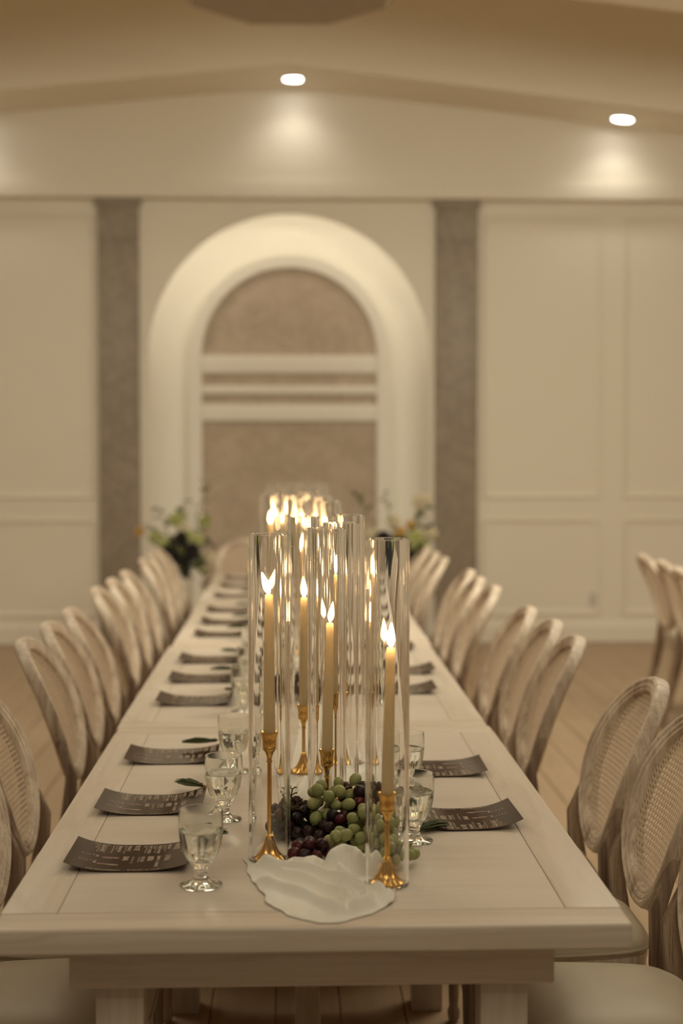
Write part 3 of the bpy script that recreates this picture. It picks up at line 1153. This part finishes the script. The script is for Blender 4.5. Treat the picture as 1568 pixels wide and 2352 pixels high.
# ------------------------------------------------------------------ gauze runner
EDGE = [(2.360, 0.045, 0.075), (2.378, 0.016, 0.105), (2.405, -0.012, 0.135), (2.445, -0.034, 0.163), (2.50, -0.050, 0.181), (2.56, -0.066, 0.188), (2.62, -0.078, 0.187),
        (2.69, -0.09, 0.172), (2.745, -0.10, 0.165), (2.80, -0.085, 0.19), (2.95, -0.035, 0.20), (3.2, -0.005, 0.20), (3.6, -0.02, 0.20), (4.1, 0.0, 0.17),
        (4.6, -0.03, 0.18), (5.4, -0.08, 0.15), (6.2, -0.06, 0.16), (7.2, -0.07, 0.16), (8.2, -0.06, 0.15), (9.1, -0.05, 0.12)]
RIDGES = [([(-0.095, 2.730), (-0.03, 2.645), (0.05, 2.59), (0.10, 2.54), (0.130, 2.485), (0.128, 2.435), (0.105, 2.412)], 0.026, 0.011),
          ([(-0.06, 2.585), (0.0, 2.515), (0.05, 2.455), (0.08, 2.405)], 0.016, 0.010),
          ([(-0.02, 2.640), (0.0, 2.662), (0.02, 2.645), (0.04, 2.664), (0.055, 2.642)], 0.022, 0.011),
          ([(0.072, 2.635), (0.095, 2.672), (0.118, 2.668), (0.125, 2.645)], 0.044, 0.016),
          ([(0.132, 2.650), (0.150, 2.672), (0.166, 2.650)], 0.036, 0.012),
          ([(0.085, 2.63), (0.098, 2.585), (0.152, 2.51), (0.168, 2.455)], 0.020, 0.010),
          ([(-0.02, 2.62), (0.055, 2.53), (0.088, 2.475), (0.072, 2.42)], 0.018, 0.009),
          ([(0.155, 2.62), (0.18, 2.55), (0.172, 2.48)], 0.020, 0.011),
          ([(0.02, 2.60), (0.085, 2.545), (0.110, 2.485), (0.10, 2.44)], 0.012, 0.007),
          ([(0.080, 3.25), (0.085, 3.42), (0.087, 3.55), (0.085, 3.8)], 0.05, 0.022),
          ([(-0.01, 2.95), (0.01, 3.15), (0.03, 3.32)], 0.03, 0.02),
          ([(0.13, 2.85), (0.16, 3.05), (0.17, 3.35)], 0.03, 0.02)]


def edge_at(y):
    for a, b in zip(EDGE[:-1], EDGE[1:]):
        if a[0] <= y <= b[0]:
            t = (y - a[0]) / (b[0] - a[0])
            t = t * t * (3 - 2 * t) if y > 2.8 else t
            return a[1] + (b[1] - a[1]) * t, a[2] + (b[2] - a[2]) * t
    return EDGE[-1][1], EDGE[-1][2]


def seg_d(px, py, a, b):
    dx, dy = b[0] - a[0], b[1] - a[1]
    t = max(0, min(1, ((px - a[0]) * dx + (py - a[1]) * dy) / (dx * dx + dy * dy)))
    return math.hypot(px - a[0] - t * dx, py - a[1] - t * dy)




def cloth_h(x, y, u):
    h = 0.0
    for pts, amp, wd in RIDGES:
        if y < min(p[1] for p in pts) - 0.1 or y > max(p[1] for p in pts) + 0.1:
            continue
        d = min(seg_d(x, y, a, b) for a, b in zip(pts[:-1], pts[1:]))
        h = max(h, amp * math.exp(-(d / wd) ** 2))
    h += 0.006 * (noise.noise(Vector((x * 14, y * 7, 1.3))) + 0.5)
    h += 0.0035 * math.sin(x * 90 + 6 * noise.noise(Vector((x * 3, y * 3, 9)))) * (0.4 + 0.6 * abs(noise.noise(Vector((x * 5, y * 2, 4)))))
    ed = min(u, 1 - u) * 2
    h *= min(1, ed * 5 + 0.12)
    h *= min(1, max(0.15, (y - 2.355) / 0.05))
    m_ = 1.0
    for cx, cyy in CYLXY:
        if abs(cyy - y) < 0.1:
            d = math.hypot(cx - x, cyy - y)
            m_ = min(m_, max(0.0, (d - 0.049) / 0.02))
    m_ = min(1, m_)
    h = h * m_
    for g in ALLG:
        dx = (g.x - x) ** 2 + (g.y - y) ** 2
        if dx < 0.0003:
            h = min(h, g.z - math.sqrt(0.00032 - dx) - T - 0.0025)
    return max(0.0006, h)


ys = []
y = 2.360
while y < 9.1:
    ys.append(y)
    y += 0.004 if y < 2.85 else 0.012
NU = 72
cb = MB()
vs, fs = [], []
for y in ys:
    l, r_ = edge_at(y)
    wob = 0.006 * noise.noise(Vector((0, y * 9, 0)))
    for k in range(NU + 1):
        u = k / NU
        x = l + (r_ - l) * u + wob * (1 - 2 * u) + (0.010 * noise.noise(Vector((7, y * 22, 0))) * (1 - u) ** 3 + 0.010 * noise.noise(Vector((1, y * 20, 5))) * u ** 3 if y > 2.375 else 0)
        vs.append((x, y + 0.004 * noise.noise(Vector((x * 30, y, 2))) * (1 if y > 2.37 else 0), T + 0.0008 + cloth_h(x, y, u)))
for i in range(len(ys) - 1):
    for k in range(NU):
        a = i * (NU + 1) + k
        fs.append((a, a + 1, a + NU + 2, a + NU + 1))
cb.add(vs, fs)
runner = link('table_runner', cb.mesh('table_runner', 180, CLOTH))
sm = runner.modifiers.new('thickness', 'SOLIDIFY')
sm.thickness = 0.0009
sm.offset = 1
tag(runner, 'white gauze table runner bunched in folds at the near end of the table', 'table runner')

# ------------------------------------------------------------------ goblets
def goblet_meshes():
    S = 64
    outer = [(0.0385, 0.0), (0.0390, 0.0018), (0.0372, 0.0034), (0.028, 0.0064), (0.0182, 0.0100), (0.0136, 0.015), (0.0122, 0.021), (0.0126, 0.027), (0.0146, 0.0300),
             (0.0136, 0.0325), (0.0166, 0.0355), (0.0186, 0.0385), (0.0184, 0.0410), (0.0265, 0.0495), (0.0326, 0.061), (0.0368, 0.076), (0.0397, 0.092), (0.0411, 0.104), (0.0413, 0.113), (0.0402, 0.138), (0.0398, 0.140)]
    inner = [(0.0384, 0.140), (0.0387, 0.136), (0.0395, 0.113), (0.0392, 0.104), (0.0376, 0.092), (0.0343, 0.076), (0.0296, 0.062), (0.0228, 0.052), (0.0118, 0.0466), (0.0008, 0.0455)]
    def md(a, r, z):
        if 0.040 < z < 0.105:
            k = min(1, (z - 0.040) / 0.008) * min(1, (0.105 - z) / 0.02)
            return r * (1 + 0.035 * k * (abs(math.cos(5 * a)) - 0.6)) if r in OUT else r
        return r
    OUT = set(r for r, z in outer)
    g = MB()
    g.lathe(outer + inner, S, md)
    gm = g.mesh('water_goblet', 50, GOB_G)
    wl = 0.101
    wp = [(r + 0.0003, z) for r, z in reversed(inner) if z < wl] + [(0.0390, wl), (0.0393, wl + 0.0012), (0.0376, wl), (0.02, wl - 0.0002), (0.0006, wl - 0.0002)]
    wp[0] = (0.0006, 0.0452)
    wm = MB().lathe(wp, S).mesh('water', 60, WATER)
    return gm, wm


GOB_ME, WAT_ME = goblet_meshes()
gob0 = link('water_goblet', GOB_ME)
link('water', WAT_ME, None, gob0)
tag(gob0, 'x', 'goblet', 'water goblets at the place settings')
first = [True]


def goblet(x, y, label):
    global gob0
    if first[0]:
        first[0] = False
        gob0.location = (x, y, T + 0.0004)
        gob0['label'] = label
        return
    dup(gob0, (x, y, T + 0.0004), (x * 37 + y * 11) % 1.0, label)


GL = [(-0.169, 2.585), (-0.150, 3.05), (-0.146, 3.515), (-0.15, 4.33), (-0.148, 4.78), (-0.15, 5.22), (-0.15, 6.02), (-0.15, 6.48), (-0.15, 6.98), (-0.15, 7.72), (-0.15, 8.3), (-0.15, 8.85)]
GR = [(0.246, 2.865), (0.265, 3.285), (0.245, 4.50), (0.25, 4.93), (0.25, 5.53), (0.25, 6.08), (0.25, 6.53), (0.25, 7.02), (0.25, 7.83), (0.25, 8.48)]
for i, (x, y) in enumerate(GL):
    goblet(x, y, f'clear fluted water goblet on the left of the candles, {ORD[i]} in that row')
RO = ORD[:9] + ['farthest']
for i, (x, y) in enumerate(GR):
    goblet(x, y, f'clear fluted water goblet on the right of the candles, {RO[i]} in that row')

# ------------------------------------------------------------------ menus with tassels
ML, MW = 0.237, 0.182


def curl(x, y, a=0.017, b=0.019, c=0.0):
    t = 2 * x / ML
    z = (a if t > 0 else b) * abs(t) ** 2.8
    return 0.0012 + z + c * max(0, t) * max(0, -2 * y / MW) * 0.5


def card_mesh(a, b, c):
    nx, ny = 20, 6
    th = 0.0006
    vs, fs = [], []
    for s in (0, th):
        for i in range(nx + 1):
            for j in range(ny + 1):
                x, y = -ML / 2 + ML * i / nx, -MW / 2 + MW * j / ny
                vs.append((x, y, curl(x, y, a, b, c) + s))
    N = (nx + 1) * (ny + 1)
    q = lambda i, j, s: s * N + i * (ny + 1) + j
    for i in range(nx):
        for j in range(ny):
            fs.append((q(i, j, 1), q(i + 1, j, 1), q(i + 1, j + 1, 1), q(i, j + 1, 1)))
            fs.append((q(i, j, 0), q(i, j + 1, 0), q(i + 1, j + 1, 0), q(i + 1, j, 0)))
    for i in range(nx):
        fs += [(q(i, 0, 0), q(i + 1, 0, 0), q(i + 1, 0, 1), q(i, 0, 1)), (q(i, ny, 0), q(i, ny, 1), q(i + 1, ny, 1), q(i + 1, ny, 0))]
    for j in range(ny):
        fs += [(q(0, j, 0), q(0, j, 1), q(0, j + 1, 1), q(0, j + 1, 0)), (q(nx, j, 0), q(nx, j + 1, 0), q(nx, j + 1, 1), q(nx, j, 1))]
    return MB().add(vs, fs).mesh('menu_card', 40, MENU_M)


_font_cache = {}


def text_geo(s, size, bold=0.0):
    key = (s, round(size, 5), bold)
    if key in _font_cache:
        return _font_cache[key]
    cu = bpy.data.curves.new('t', 'FONT')
    cu.body = s
    cu.size = size
    cu.resolution_u = 1
    cu.offset = bold * size
    o = bpy.data.objects.new('t', cu)
    COL.objects.link(o)
    bpy.context.view_layer.update()
    me = o.to_mesh()
    g = ([tuple(v.co) for v in me.vertices], [tuple(p.vertices) for p in me.polygons])
    o.to_mesh_clear()
    bpy.data.objects.remove(o)
    bpy.data.curves.remove(cu)
    _font_cache[key] = g
    return g


def menu_text():
    """list of (verts2d in card xy, faces, which)"""
    out = []

    def put(s, u, y, size, wide=1.0, side=False, bold=0.0, k=0):
        vs, fs = text_geo(s, size, bold)
        if side:
            pts = [(u + vx * wide, y + vy) for vx, vy, _ in vs]
        else:
            pts = [(u + vy, y - vx * wide) for vx, vy, _ in vs]
        out.append((pts, fs, k))
    U = lambda f: -ML / 2 + ML * f
    yl, yr = 0.083, 0.006
    put('DRINKS', U(0.90), yl, 0.0215, 0.95, bold=0.012)
    def block(head, u, y, rows):
        put(head, U(u), y, 0.0158, 0.9, bold=0.015)
        for du, s, big in rows:
            put(s, U(u - du), y, 0.0094 if big else 0.0068, 0.9, bold=0.02 if big else 0.0)
    block('WHITE', 0.825, yl, [(0.055, 'RIESLING', 1), (0.08, 'crisp apple and lime', 0), (0.10, 'light and dry', 0), (0.135, 'CHARDONNAY', 1), (0.16, 'oak and butter cream', 0), (0.18, 'soft finish', 0), (0.215, 'PINOT GRIGIO', 1), (0.24, 'pear and white peach', 0), (0.26, 'bright', 0)])
    block('ROSE', 0.49, yl, [(0.055, 'CINSAULT', 1), (0.08, 'berries and rose petal', 0), (0.10, 'dry', 0), (0.135, 'GRENACHE', 1), (0.16, 'red currant', 0), (0.185, 'melon and citrus peel', 0), (0.225, 'and', 0), (0.245, 'strawberry and cream', 0), (0.275, 'SANGIOVESE', 1), (0.30, 'cherry and wild thyme', 0), (0.32, 'blood orange', 0), (0.34, 'soft', 0)])
    block('SODA', 0.775, yr, [(0.065, 'LEMON  &  GINGER', 1)])
    block('BEER', 0.635, yr, [(0.055, 'PALE ALE', 1), (0.08, 'hops and citrus', 0), (0.13, 'golden lager on tap', 0)])
    block('BAR', 0.43, yr, [])
    for dy, n1 in ((0.008, 'GIN'), (-0.030, 'RUM')):
        put(n1, U(0.205), dy, 0.0085, 0.9, bold=0.02)
        put('&', U(0.175), dy, 0.0075, 0.9, bold=0.02)
        put('tonic', U(0.145), dy, 0.0055)
        put('lime', U(0.118), dy, 0.0055)
        put('mint', U(0.09), dy, 0.0055)
    put('THE SHOWERKIDS  -  AUGUST 17, 2024', U(0.17), -0.0865, 0.0080, 1.0, side=True, bold=0.01)
    # small line drawings of a spoon and a knife
    def blob(pts, k):
        out.append((pts, [tuple(range(len(pts)))], k))
    def ell(cx, cyy, rx, ry, k, n=14):
        blob([(cx + rx * math.cos(2 * PI * i / n), cyy + ry * math.sin(2 * PI * i / n)) for i in range(n)], k)
    ell(U(0.30), -0.004, 0.012, 0.005, 1)
    ell(U(0.365), -0.003, 0.006, 0.0045, 1)
    blob([(U(0.31), -0.0035), (U(0.40), -0.0025), (U(0.40), -0.0045), (U(0.31), -0.005)], 0)
    blob([(U(0.24), -0.046), (U(0.38), -0.0475), (U(0.42), -0.052), (U(0.38), -0.0515), (U(0.24), -0.048)], 0)
    ell(U(0.255), -0.047, 0.005, 0.003, 1)
    ell(U(0.375), -0.049, 0.010, 0.004, 1)
    return out


MT = menu_text()


def print_mesh(a, b, c):
    vs, fs, mi = [], [], []
    for pts, f, k in MT:
        n = len(vs)
        vs += [(x, y, curl(x, y, a, b, c) + 0.0008) for x, y in pts]
        fs += [tuple(i + n for i in q) for q in f]
        mi += [k] * len(f)
    me = bpy.data.meshes.new('print')
    me.from_pydata(vs, [], fs)
    me.materials.append(PRINT_M)
    me.materials.append(PRINT_R)
    me.polygons.foreach_set('material_index', mi)
    return me


def tassel_meshes():
    rr = random.Random(5)
    b = MB()
    for i in range(80):
        a = rr.uniform(0, 2 * PI)
        q = rr.random() ** 0.5
        sp = 0.005 + 0.008 * rr.random()
        L = 0.082 * rr.uniform(0.6, 1.04)
        y1, z1 = math.cos(a) * q * sp * 1.5, math.sin(a) * q * sp
        pts = [(0.0, y1 * 0.25, 0.006 + z1 * 0.25), (L * 0.3, y1 * 0.8, 0.0062 + z1 * 0.6), (L * 0.65, y1 * 1.0, max(0.0015, 0.0055 + z1 * 0.8)), (L, y1 * 0.8, max(0.001, 0.003 + z1 * 0.4))]
        b.tube(pts, [0.0012, 0.0013, 0.0012, 0.0006], 4)
    th = b.mesh('tassel', 60, TASSEL_M)
    nk = MB().tube([(-0.010, 0, 0.008), (-0.005, 0, 0.0078), (0.0, 0, 0.0075), (0.004, 0, 0.007)], [0.003, 0.0052, 0.0048, 0.0055], 10).mesh('tassel_neck', 60, CORD_M)
    bead = MB().lathe([(0.0004, 0), (0.002, 0.0006), (0.0029, 0.0025), (0.002, 0.0045), (0.0004, 0.005)], 10).mesh('bead', 180, GOLD)
    return th, nk, bead


TA, TN, TB = tassel_meshes()
VAR = [(0.015, 0.019, 0.0), (0.024, 0.017, 0.0), (0.014, 0.015, 0.0), (0.030, 0.022, 0.0)]
CARD = [(card_mesh(*v), print_mesh(*v)) for v in VAR]


def menu(x, y, rz, var, tang, label, tpos=None):
    cm, pm = CARD[var]
    o = link('menu_card', cm)
    o.location = (x, y, T + 0.0005)
    o.rotation_euler = (0, 0, rz)
    tag(o, label, 'menu', 'printed menu cards at the place settings')
    pr = link('print', pm, None, o)
    pr['label'] = 'cream printed lettering'
    pr['kind'] = 'stuff'
    px, py = tpos or (ML / 2 - 0.018, MW / 2 + 0.004)
    t = link('tassel', TA, None, o)
    t.location = (px, py, 0.004 + (0.012 if tpos is None else 0.0))
    t.rotation_euler = (0, 0, tang)
    t['label'] = 'dark green silk tassel'
    link('tassel_neck', TN, None, t)
    bd = link('bead', TB, None, t)
    bd.location = (-0.012, 0, 0.006)
    bd['label'] = 'small gold bead'
    return o


ML_Y = [2.758, 3.180, 3.690, 4.525, 4.975, 5.425, 6.20, 6.65, 7.17, 7.87, 8.47, 9.0]
for i, y in enumerate(ML_Y):
    v = [0, 1, 2, 0, 2, 0, 2, 0, 2, 2, 0, 2][i]
    tang = [0.35, 2.35, 3.1, 0.3, 3.0, 2.6, 3.1, 2.9, 3.0, 3.1, 2.9, 3.0][i]
    menu(-0.312 + rnd.uniform(-0.004, 0.004), y, rnd.uniform(-0.02, 0.02), v, tang, f'brown menu card with green tassel left of the candles, {ORD[i]} in that row')
MR_Y = [3.03, 3.525, 4.72, 5.14, 5.75, 6.30, 6.75, 7.25, 8.05, 8.7]
for i, y in enumerate(MR_Y):
    v = [3, 2, 0, 0, 2, 2, 0, 2, 0, 2][i]
    tang = [-2.45, -3.0, 3.0, 2.9, 3.0, 3.1, 2.9, 3.0, 3.1, 2.9][i]
    menu([0.362, 0.358, 0.355, 0.392, 0.37, 0.37, 0.37, 0.37, 0.37, 0.37][i], y, PI + [0.03, -0.01, 0.0, 0.0, 0, 0, 0, 0, 0, 0][i], v, tang,
         f'brown menu card with green tassel right of the candles, {RO[i]} in that row',
         [(ML / 2 - 0.016, MW / 2 + 0.013), (ML / 2 - 0.025, MW / 2 + 0.012)][i] if i < 2 else None)

# ------------------------------------------------------------------ flower arrangements on glass pedestals
def leaf_mesh(mat, l, w_):
    vs = [(0, 0, 0), (l * 0.3, w_ * 0.8, 0.1 * l), (l * 0.65, w_ * 0.8, 0.12 * l), (l, 0, 0.02 * l), (l * 0.65, -w_ * 0.8, 0.12 * l), (l * 0.3, -w_ * 0.8, 0.1 * l), (l * 0.33, 0, 0.03 * l), (l * 0.66, 0, 0.05 * l)]
    fs = [(0, 6, 1), (0, 5, 6), (1, 6, 7, 2), (6, 5, 4, 7), (2, 7, 3), (7, 4, 3)]
    vs2 = [(x, y, z - 0.0012) for x, y, z in vs]
    b = MB().add(vs, fs).add(vs2, [tuple(reversed(f)) for f in fs])
    ring = [0, 1, 2, 3, 4, 5]
    b.f += [(ring[i], ring[(i + 1) % 6], 8 + ring[(i + 1) % 6], 8 + ring[i]) for i in range(6)]
    return b.mesh('leaf', mat=mat)


LEAVES = [leaf_mesh(LEAF_M[k], l, w_) for k, l, w_ in ((0, 0.085, 0.024), (1, 0.10, 0.034), (2, 0.07, 0.022))]


def bloom_mesh(mat, r, n=26, seed=0):
    """ruffled bloom: rings of cupped petals round a centre"""
    rr = random.Random(seed)
    b = MB()
    ga = PI * (3 - math.sqrt(5))
    for i in range(n):
        t = (i + 0.5) / n
        inc = R(18 + 92 * t)
        az = i * ga
        pr = r * (0.55 + 0.35 * t) * rr.uniform(0.9, 1.1)
        rad = Vector((math.cos(az) * math.sin(inc), math.sin(az) * math.sin(inc), math.cos(inc)))
        tg = Vector((-math.sin(az), math.cos(az), 0))
        tip = rad * r
        wv = tg * pr * 0.5
        base = rad * r * 0.15
        nrm = rad.cross(tg)
        mid = rad * r * 0.65 + nrm * pr * 0.12
        vs = [base, mid + wv, mid - wv, tip + wv * 0.6 - nrm * 0.1 * r, tip - wv * 0.6 - nrm * 0.1 * r]
        vs += [v - nrm * 0.0015 for v in vs]
        b.add(vs, [(0, 2, 1), (1, 2, 4, 3), (5, 6, 7), (6, 8, 9, 7), (0, 1, 6, 5), (1, 3, 8, 6), (3, 4, 9, 8), (4, 2, 7, 9), (2, 0, 5, 7)])
    return b.mesh('bloom', mat=mat)


BL = {'dark': bloom_mesh(PETAL_M['dark'], 0.052, 30, 1), 'lime': bloom_mesh(PETAL_M['lime'], 0.052, 34, 2), 'cream': bloom_mesh(PETAL_M['cream'], 0.055, 30, 3), 'amber': bloom_mesh(PETAL_M['amber'], 0.036, 24, 4)}
PED_H = 0.655


def arrangement(x, y, label, plabel, blooms, sprigs, seed):
    rr = random.Random(seed)
    # hollow glass pedestal column with a foot and lid plate
    pe = empty('glass_pedestal', (x, y, 0))
    tag(pe, plabel, 'pedestal', 'clear pedestals under the flowers')
    s0 = 0.085
    col_me = MB().lathe([(s0, 0.012), (s0, PED_H - 0.012), (s0 - 0.006, PED_H - 0.012), (s0 - 0.006, 0.012)], 48, close=True).mesh('column', 40, GLASS)
    link('column', col_me, None, pe)
    link('base_plate', MB().lathe([(0.0005, 0), (0.115, 0), (0.115, 0.011), (0.0005, 0.011)], 40).mesh('base_plate', 40, GLASS), None, pe)
    link('top_plate', MB().lathe([(0.0005, PED_H - 0.011), (0.10, PED_H - 0.011), (0.10, PED_H), (0.0005, PED_H)], 40).mesh('top_plate', 40, GLASS), None, pe)
    e = empty('flower_arrangement', (x, y, PED_H + 0.001))
    tag(e, label, 'flowers', 'flower arrangements flanking the arch')
    vase = MB().lathe([(0.0005, 0), (0.06, 0), (0.075, 0.03), (0.08, 0.06), (0.07, 0.09), (0.06, 0.095), (0.05, 0.07), (0.0005, 0.02)], 28)
    link('bowl', vase.mesh('bowl', 50, LEAF_M[1]), None, e)
    sb = MB()
    o = Vector((0, 0, 0.05))
    for kd, bx, by, bz in blooms:
        p = Vector((bx, by, bz))
        g = link('bloom', BL[kd], None, e)
        g.location = p
        d = Vector((bx * 1.2, by - 0.6, 0.45 + rr.uniform(-.2, .2)))
        g.rotation_mode = 'QUATERNION'
        g.rotation_quaternion = d.to_track_quat('Z', 'Y')
        s = rr.uniform(0.85, 1.15)
        g.scale = (s, s, s)
        sb.tube([o, o.lerp(p, 0.5) + Vector((0, 0, 0.03)), p - d.normalized() * 0.015], 0.0025, 5)
    for kd, ex, ey, ez, nl in sprigs:
        p = Vector((ex, ey, ez))
        mid = o.lerp(p, 0.5) + (Vector((ex * 0.15, 0, 0.06)) if ez > 0.1 else Vector((ex * 0.45, ey * 0.45, 0.14)))
        pts = [o * (1 - t) ** 2 + mid * 2 * t * (1 - t) + p * t * t for t in [i / 8 for i in range(9)]]
        sb.tube(pts, 0.0022, 5)
        for q in range(nl):
            t = 0.35 + 0.65 * (q + 1) / nl
            pp = o * (1 - t) ** 2 + mid * 2 * t * (1 - t) + p * t * t
            lf = link('leaf', LEAVES[kd], None, e)
            lf.location = pp
            lf.rotation_euler = (rr.uniform(-0.6, 0.6), rr.uniform(-0.9, 0.5), rr.uniform(0, 2 * PI))
            s = rr.uniform(0.7, 1.15)
            lf.scale = (s, s, s)
    for q in range(120):
        a, rz, rad = rr.uniform(0, 2 * PI), rr.uniform(0.02, 0.24), rr.uniform(0.03, 0.15)
        lf = link('leaf', LEAVES[rr.choice((0, 0, 1, 1, 1, 2))], None, e)
        lf.location = (rad * math.cos(a), rad * math.sin(a) * 0.8, 0.05 + rz)
        lf.rotation_euler = (rr.uniform(-0.7, 0.7), rr.uniform(-1.0, 0.6), a + rr.uniform(-0.8, 0.8))
        s = rr.uniform(0.7, 1.2)
        lf.scale = (s, s, s)
    link('stem', sb.mesh('stem', 60, LEAF_M[0]), None, e)


arrangement(-0.815, 10.3, 'loose arrangement of lime blooms and black flowers left of the arch', 'clear round pedestal carrying the flowers left of the arch',
            [('dark', 0.02, -0.12, 0.285), ('dark', 0.10, -0.13, 0.205), ('dark', -0.02, -0.14, 0.16), ('dark', -0.07, -0.11, 0.13), ('lime', 0.13, -0.08, 0.27), ('lime', 0.18, 0.0, 0.40), ('lime', -0.10, -0.06, 0.25), ('lime', -0.18, -0.03, 0.29),
             ('cream', 0.02, -0.05, 0.36), ('lime', -0.02, -0.05, 0.42), ('amber', -0.29, 0.0, 0.33), ('lime', 0.07, -0.1, 0.30), ('cream', 0.24, -0.05, 0.13), ('cream', -0.02, -0.13, 0.10)],
            [(0, -0.15, 0, 0.50, 7), (0, 0.02, -0.02, 0.55, 8), (2, 0.0, 0.0, 0.47, 8), (0, 0.19, 0.03, 0.68, 9), (2, 0.2, 0, 0.42, 8), (0, -0.2, 0, 0.36, 9), (1, 0.22, 0, 0.25, 6), (0, 0.22, -0.16, -0.12, 9), (1, -0.02, -0.24, 0.03, 8), (0, -0.30, -0.16, -0.45, 12), (2, -0.28, -0.2, -0.30, 9), (1, 0.03, -0.14, 0.02, 8)], 21)
arrangement(0.79, 10.3, 'loose arrangement of dark and cream flowers right of the arch', 'clear round pedestal carrying the flowers right of the arch',
            [('dark', -0.14, -0.12, 0.29), ('dark', 0.06, -0.12, 0.14), ('dark', 0.0, -0.14, 0.22), ('amber', -0.03, -0.12, 0.31), ('amber', -0.01, -0.10, 0.335), ('lime', 0.10, -0.08, 0.29), ('lime', 0.14, -0.05, 0.24), ('cream', -0.20, -0.03, 0.30), ('cream', -0.06, -0.02, 0.40),
             ('cream', 0.17, 0.0, 0.56), ('cream', 0.13, 0.0, 0.54), ('lime', 0.05, -0.1, 0.25), ('amber', 0.06, -0.04, 0.38), ('cream', 0.21, -0.04, 0.31)],
            [(0, -0.12, 0, 0.60, 10), (0, -0.32, 0, 0.58, 8), (0, 0.15, 0, 0.50, 7), (1, 0.2, -0.02, 0.36, 8), (0, 0.1, 0, 0.38, 8), (2, 0.13, -0.05, 0.28, 8), (1, 0.09, -0.12, 0.05, 9), (0, 0.2, -0.2, -0.12, 10), (1, -0.05, -0.14, 0.10, 8), (2, 0.26, 0, 0.30, 6)], 33)
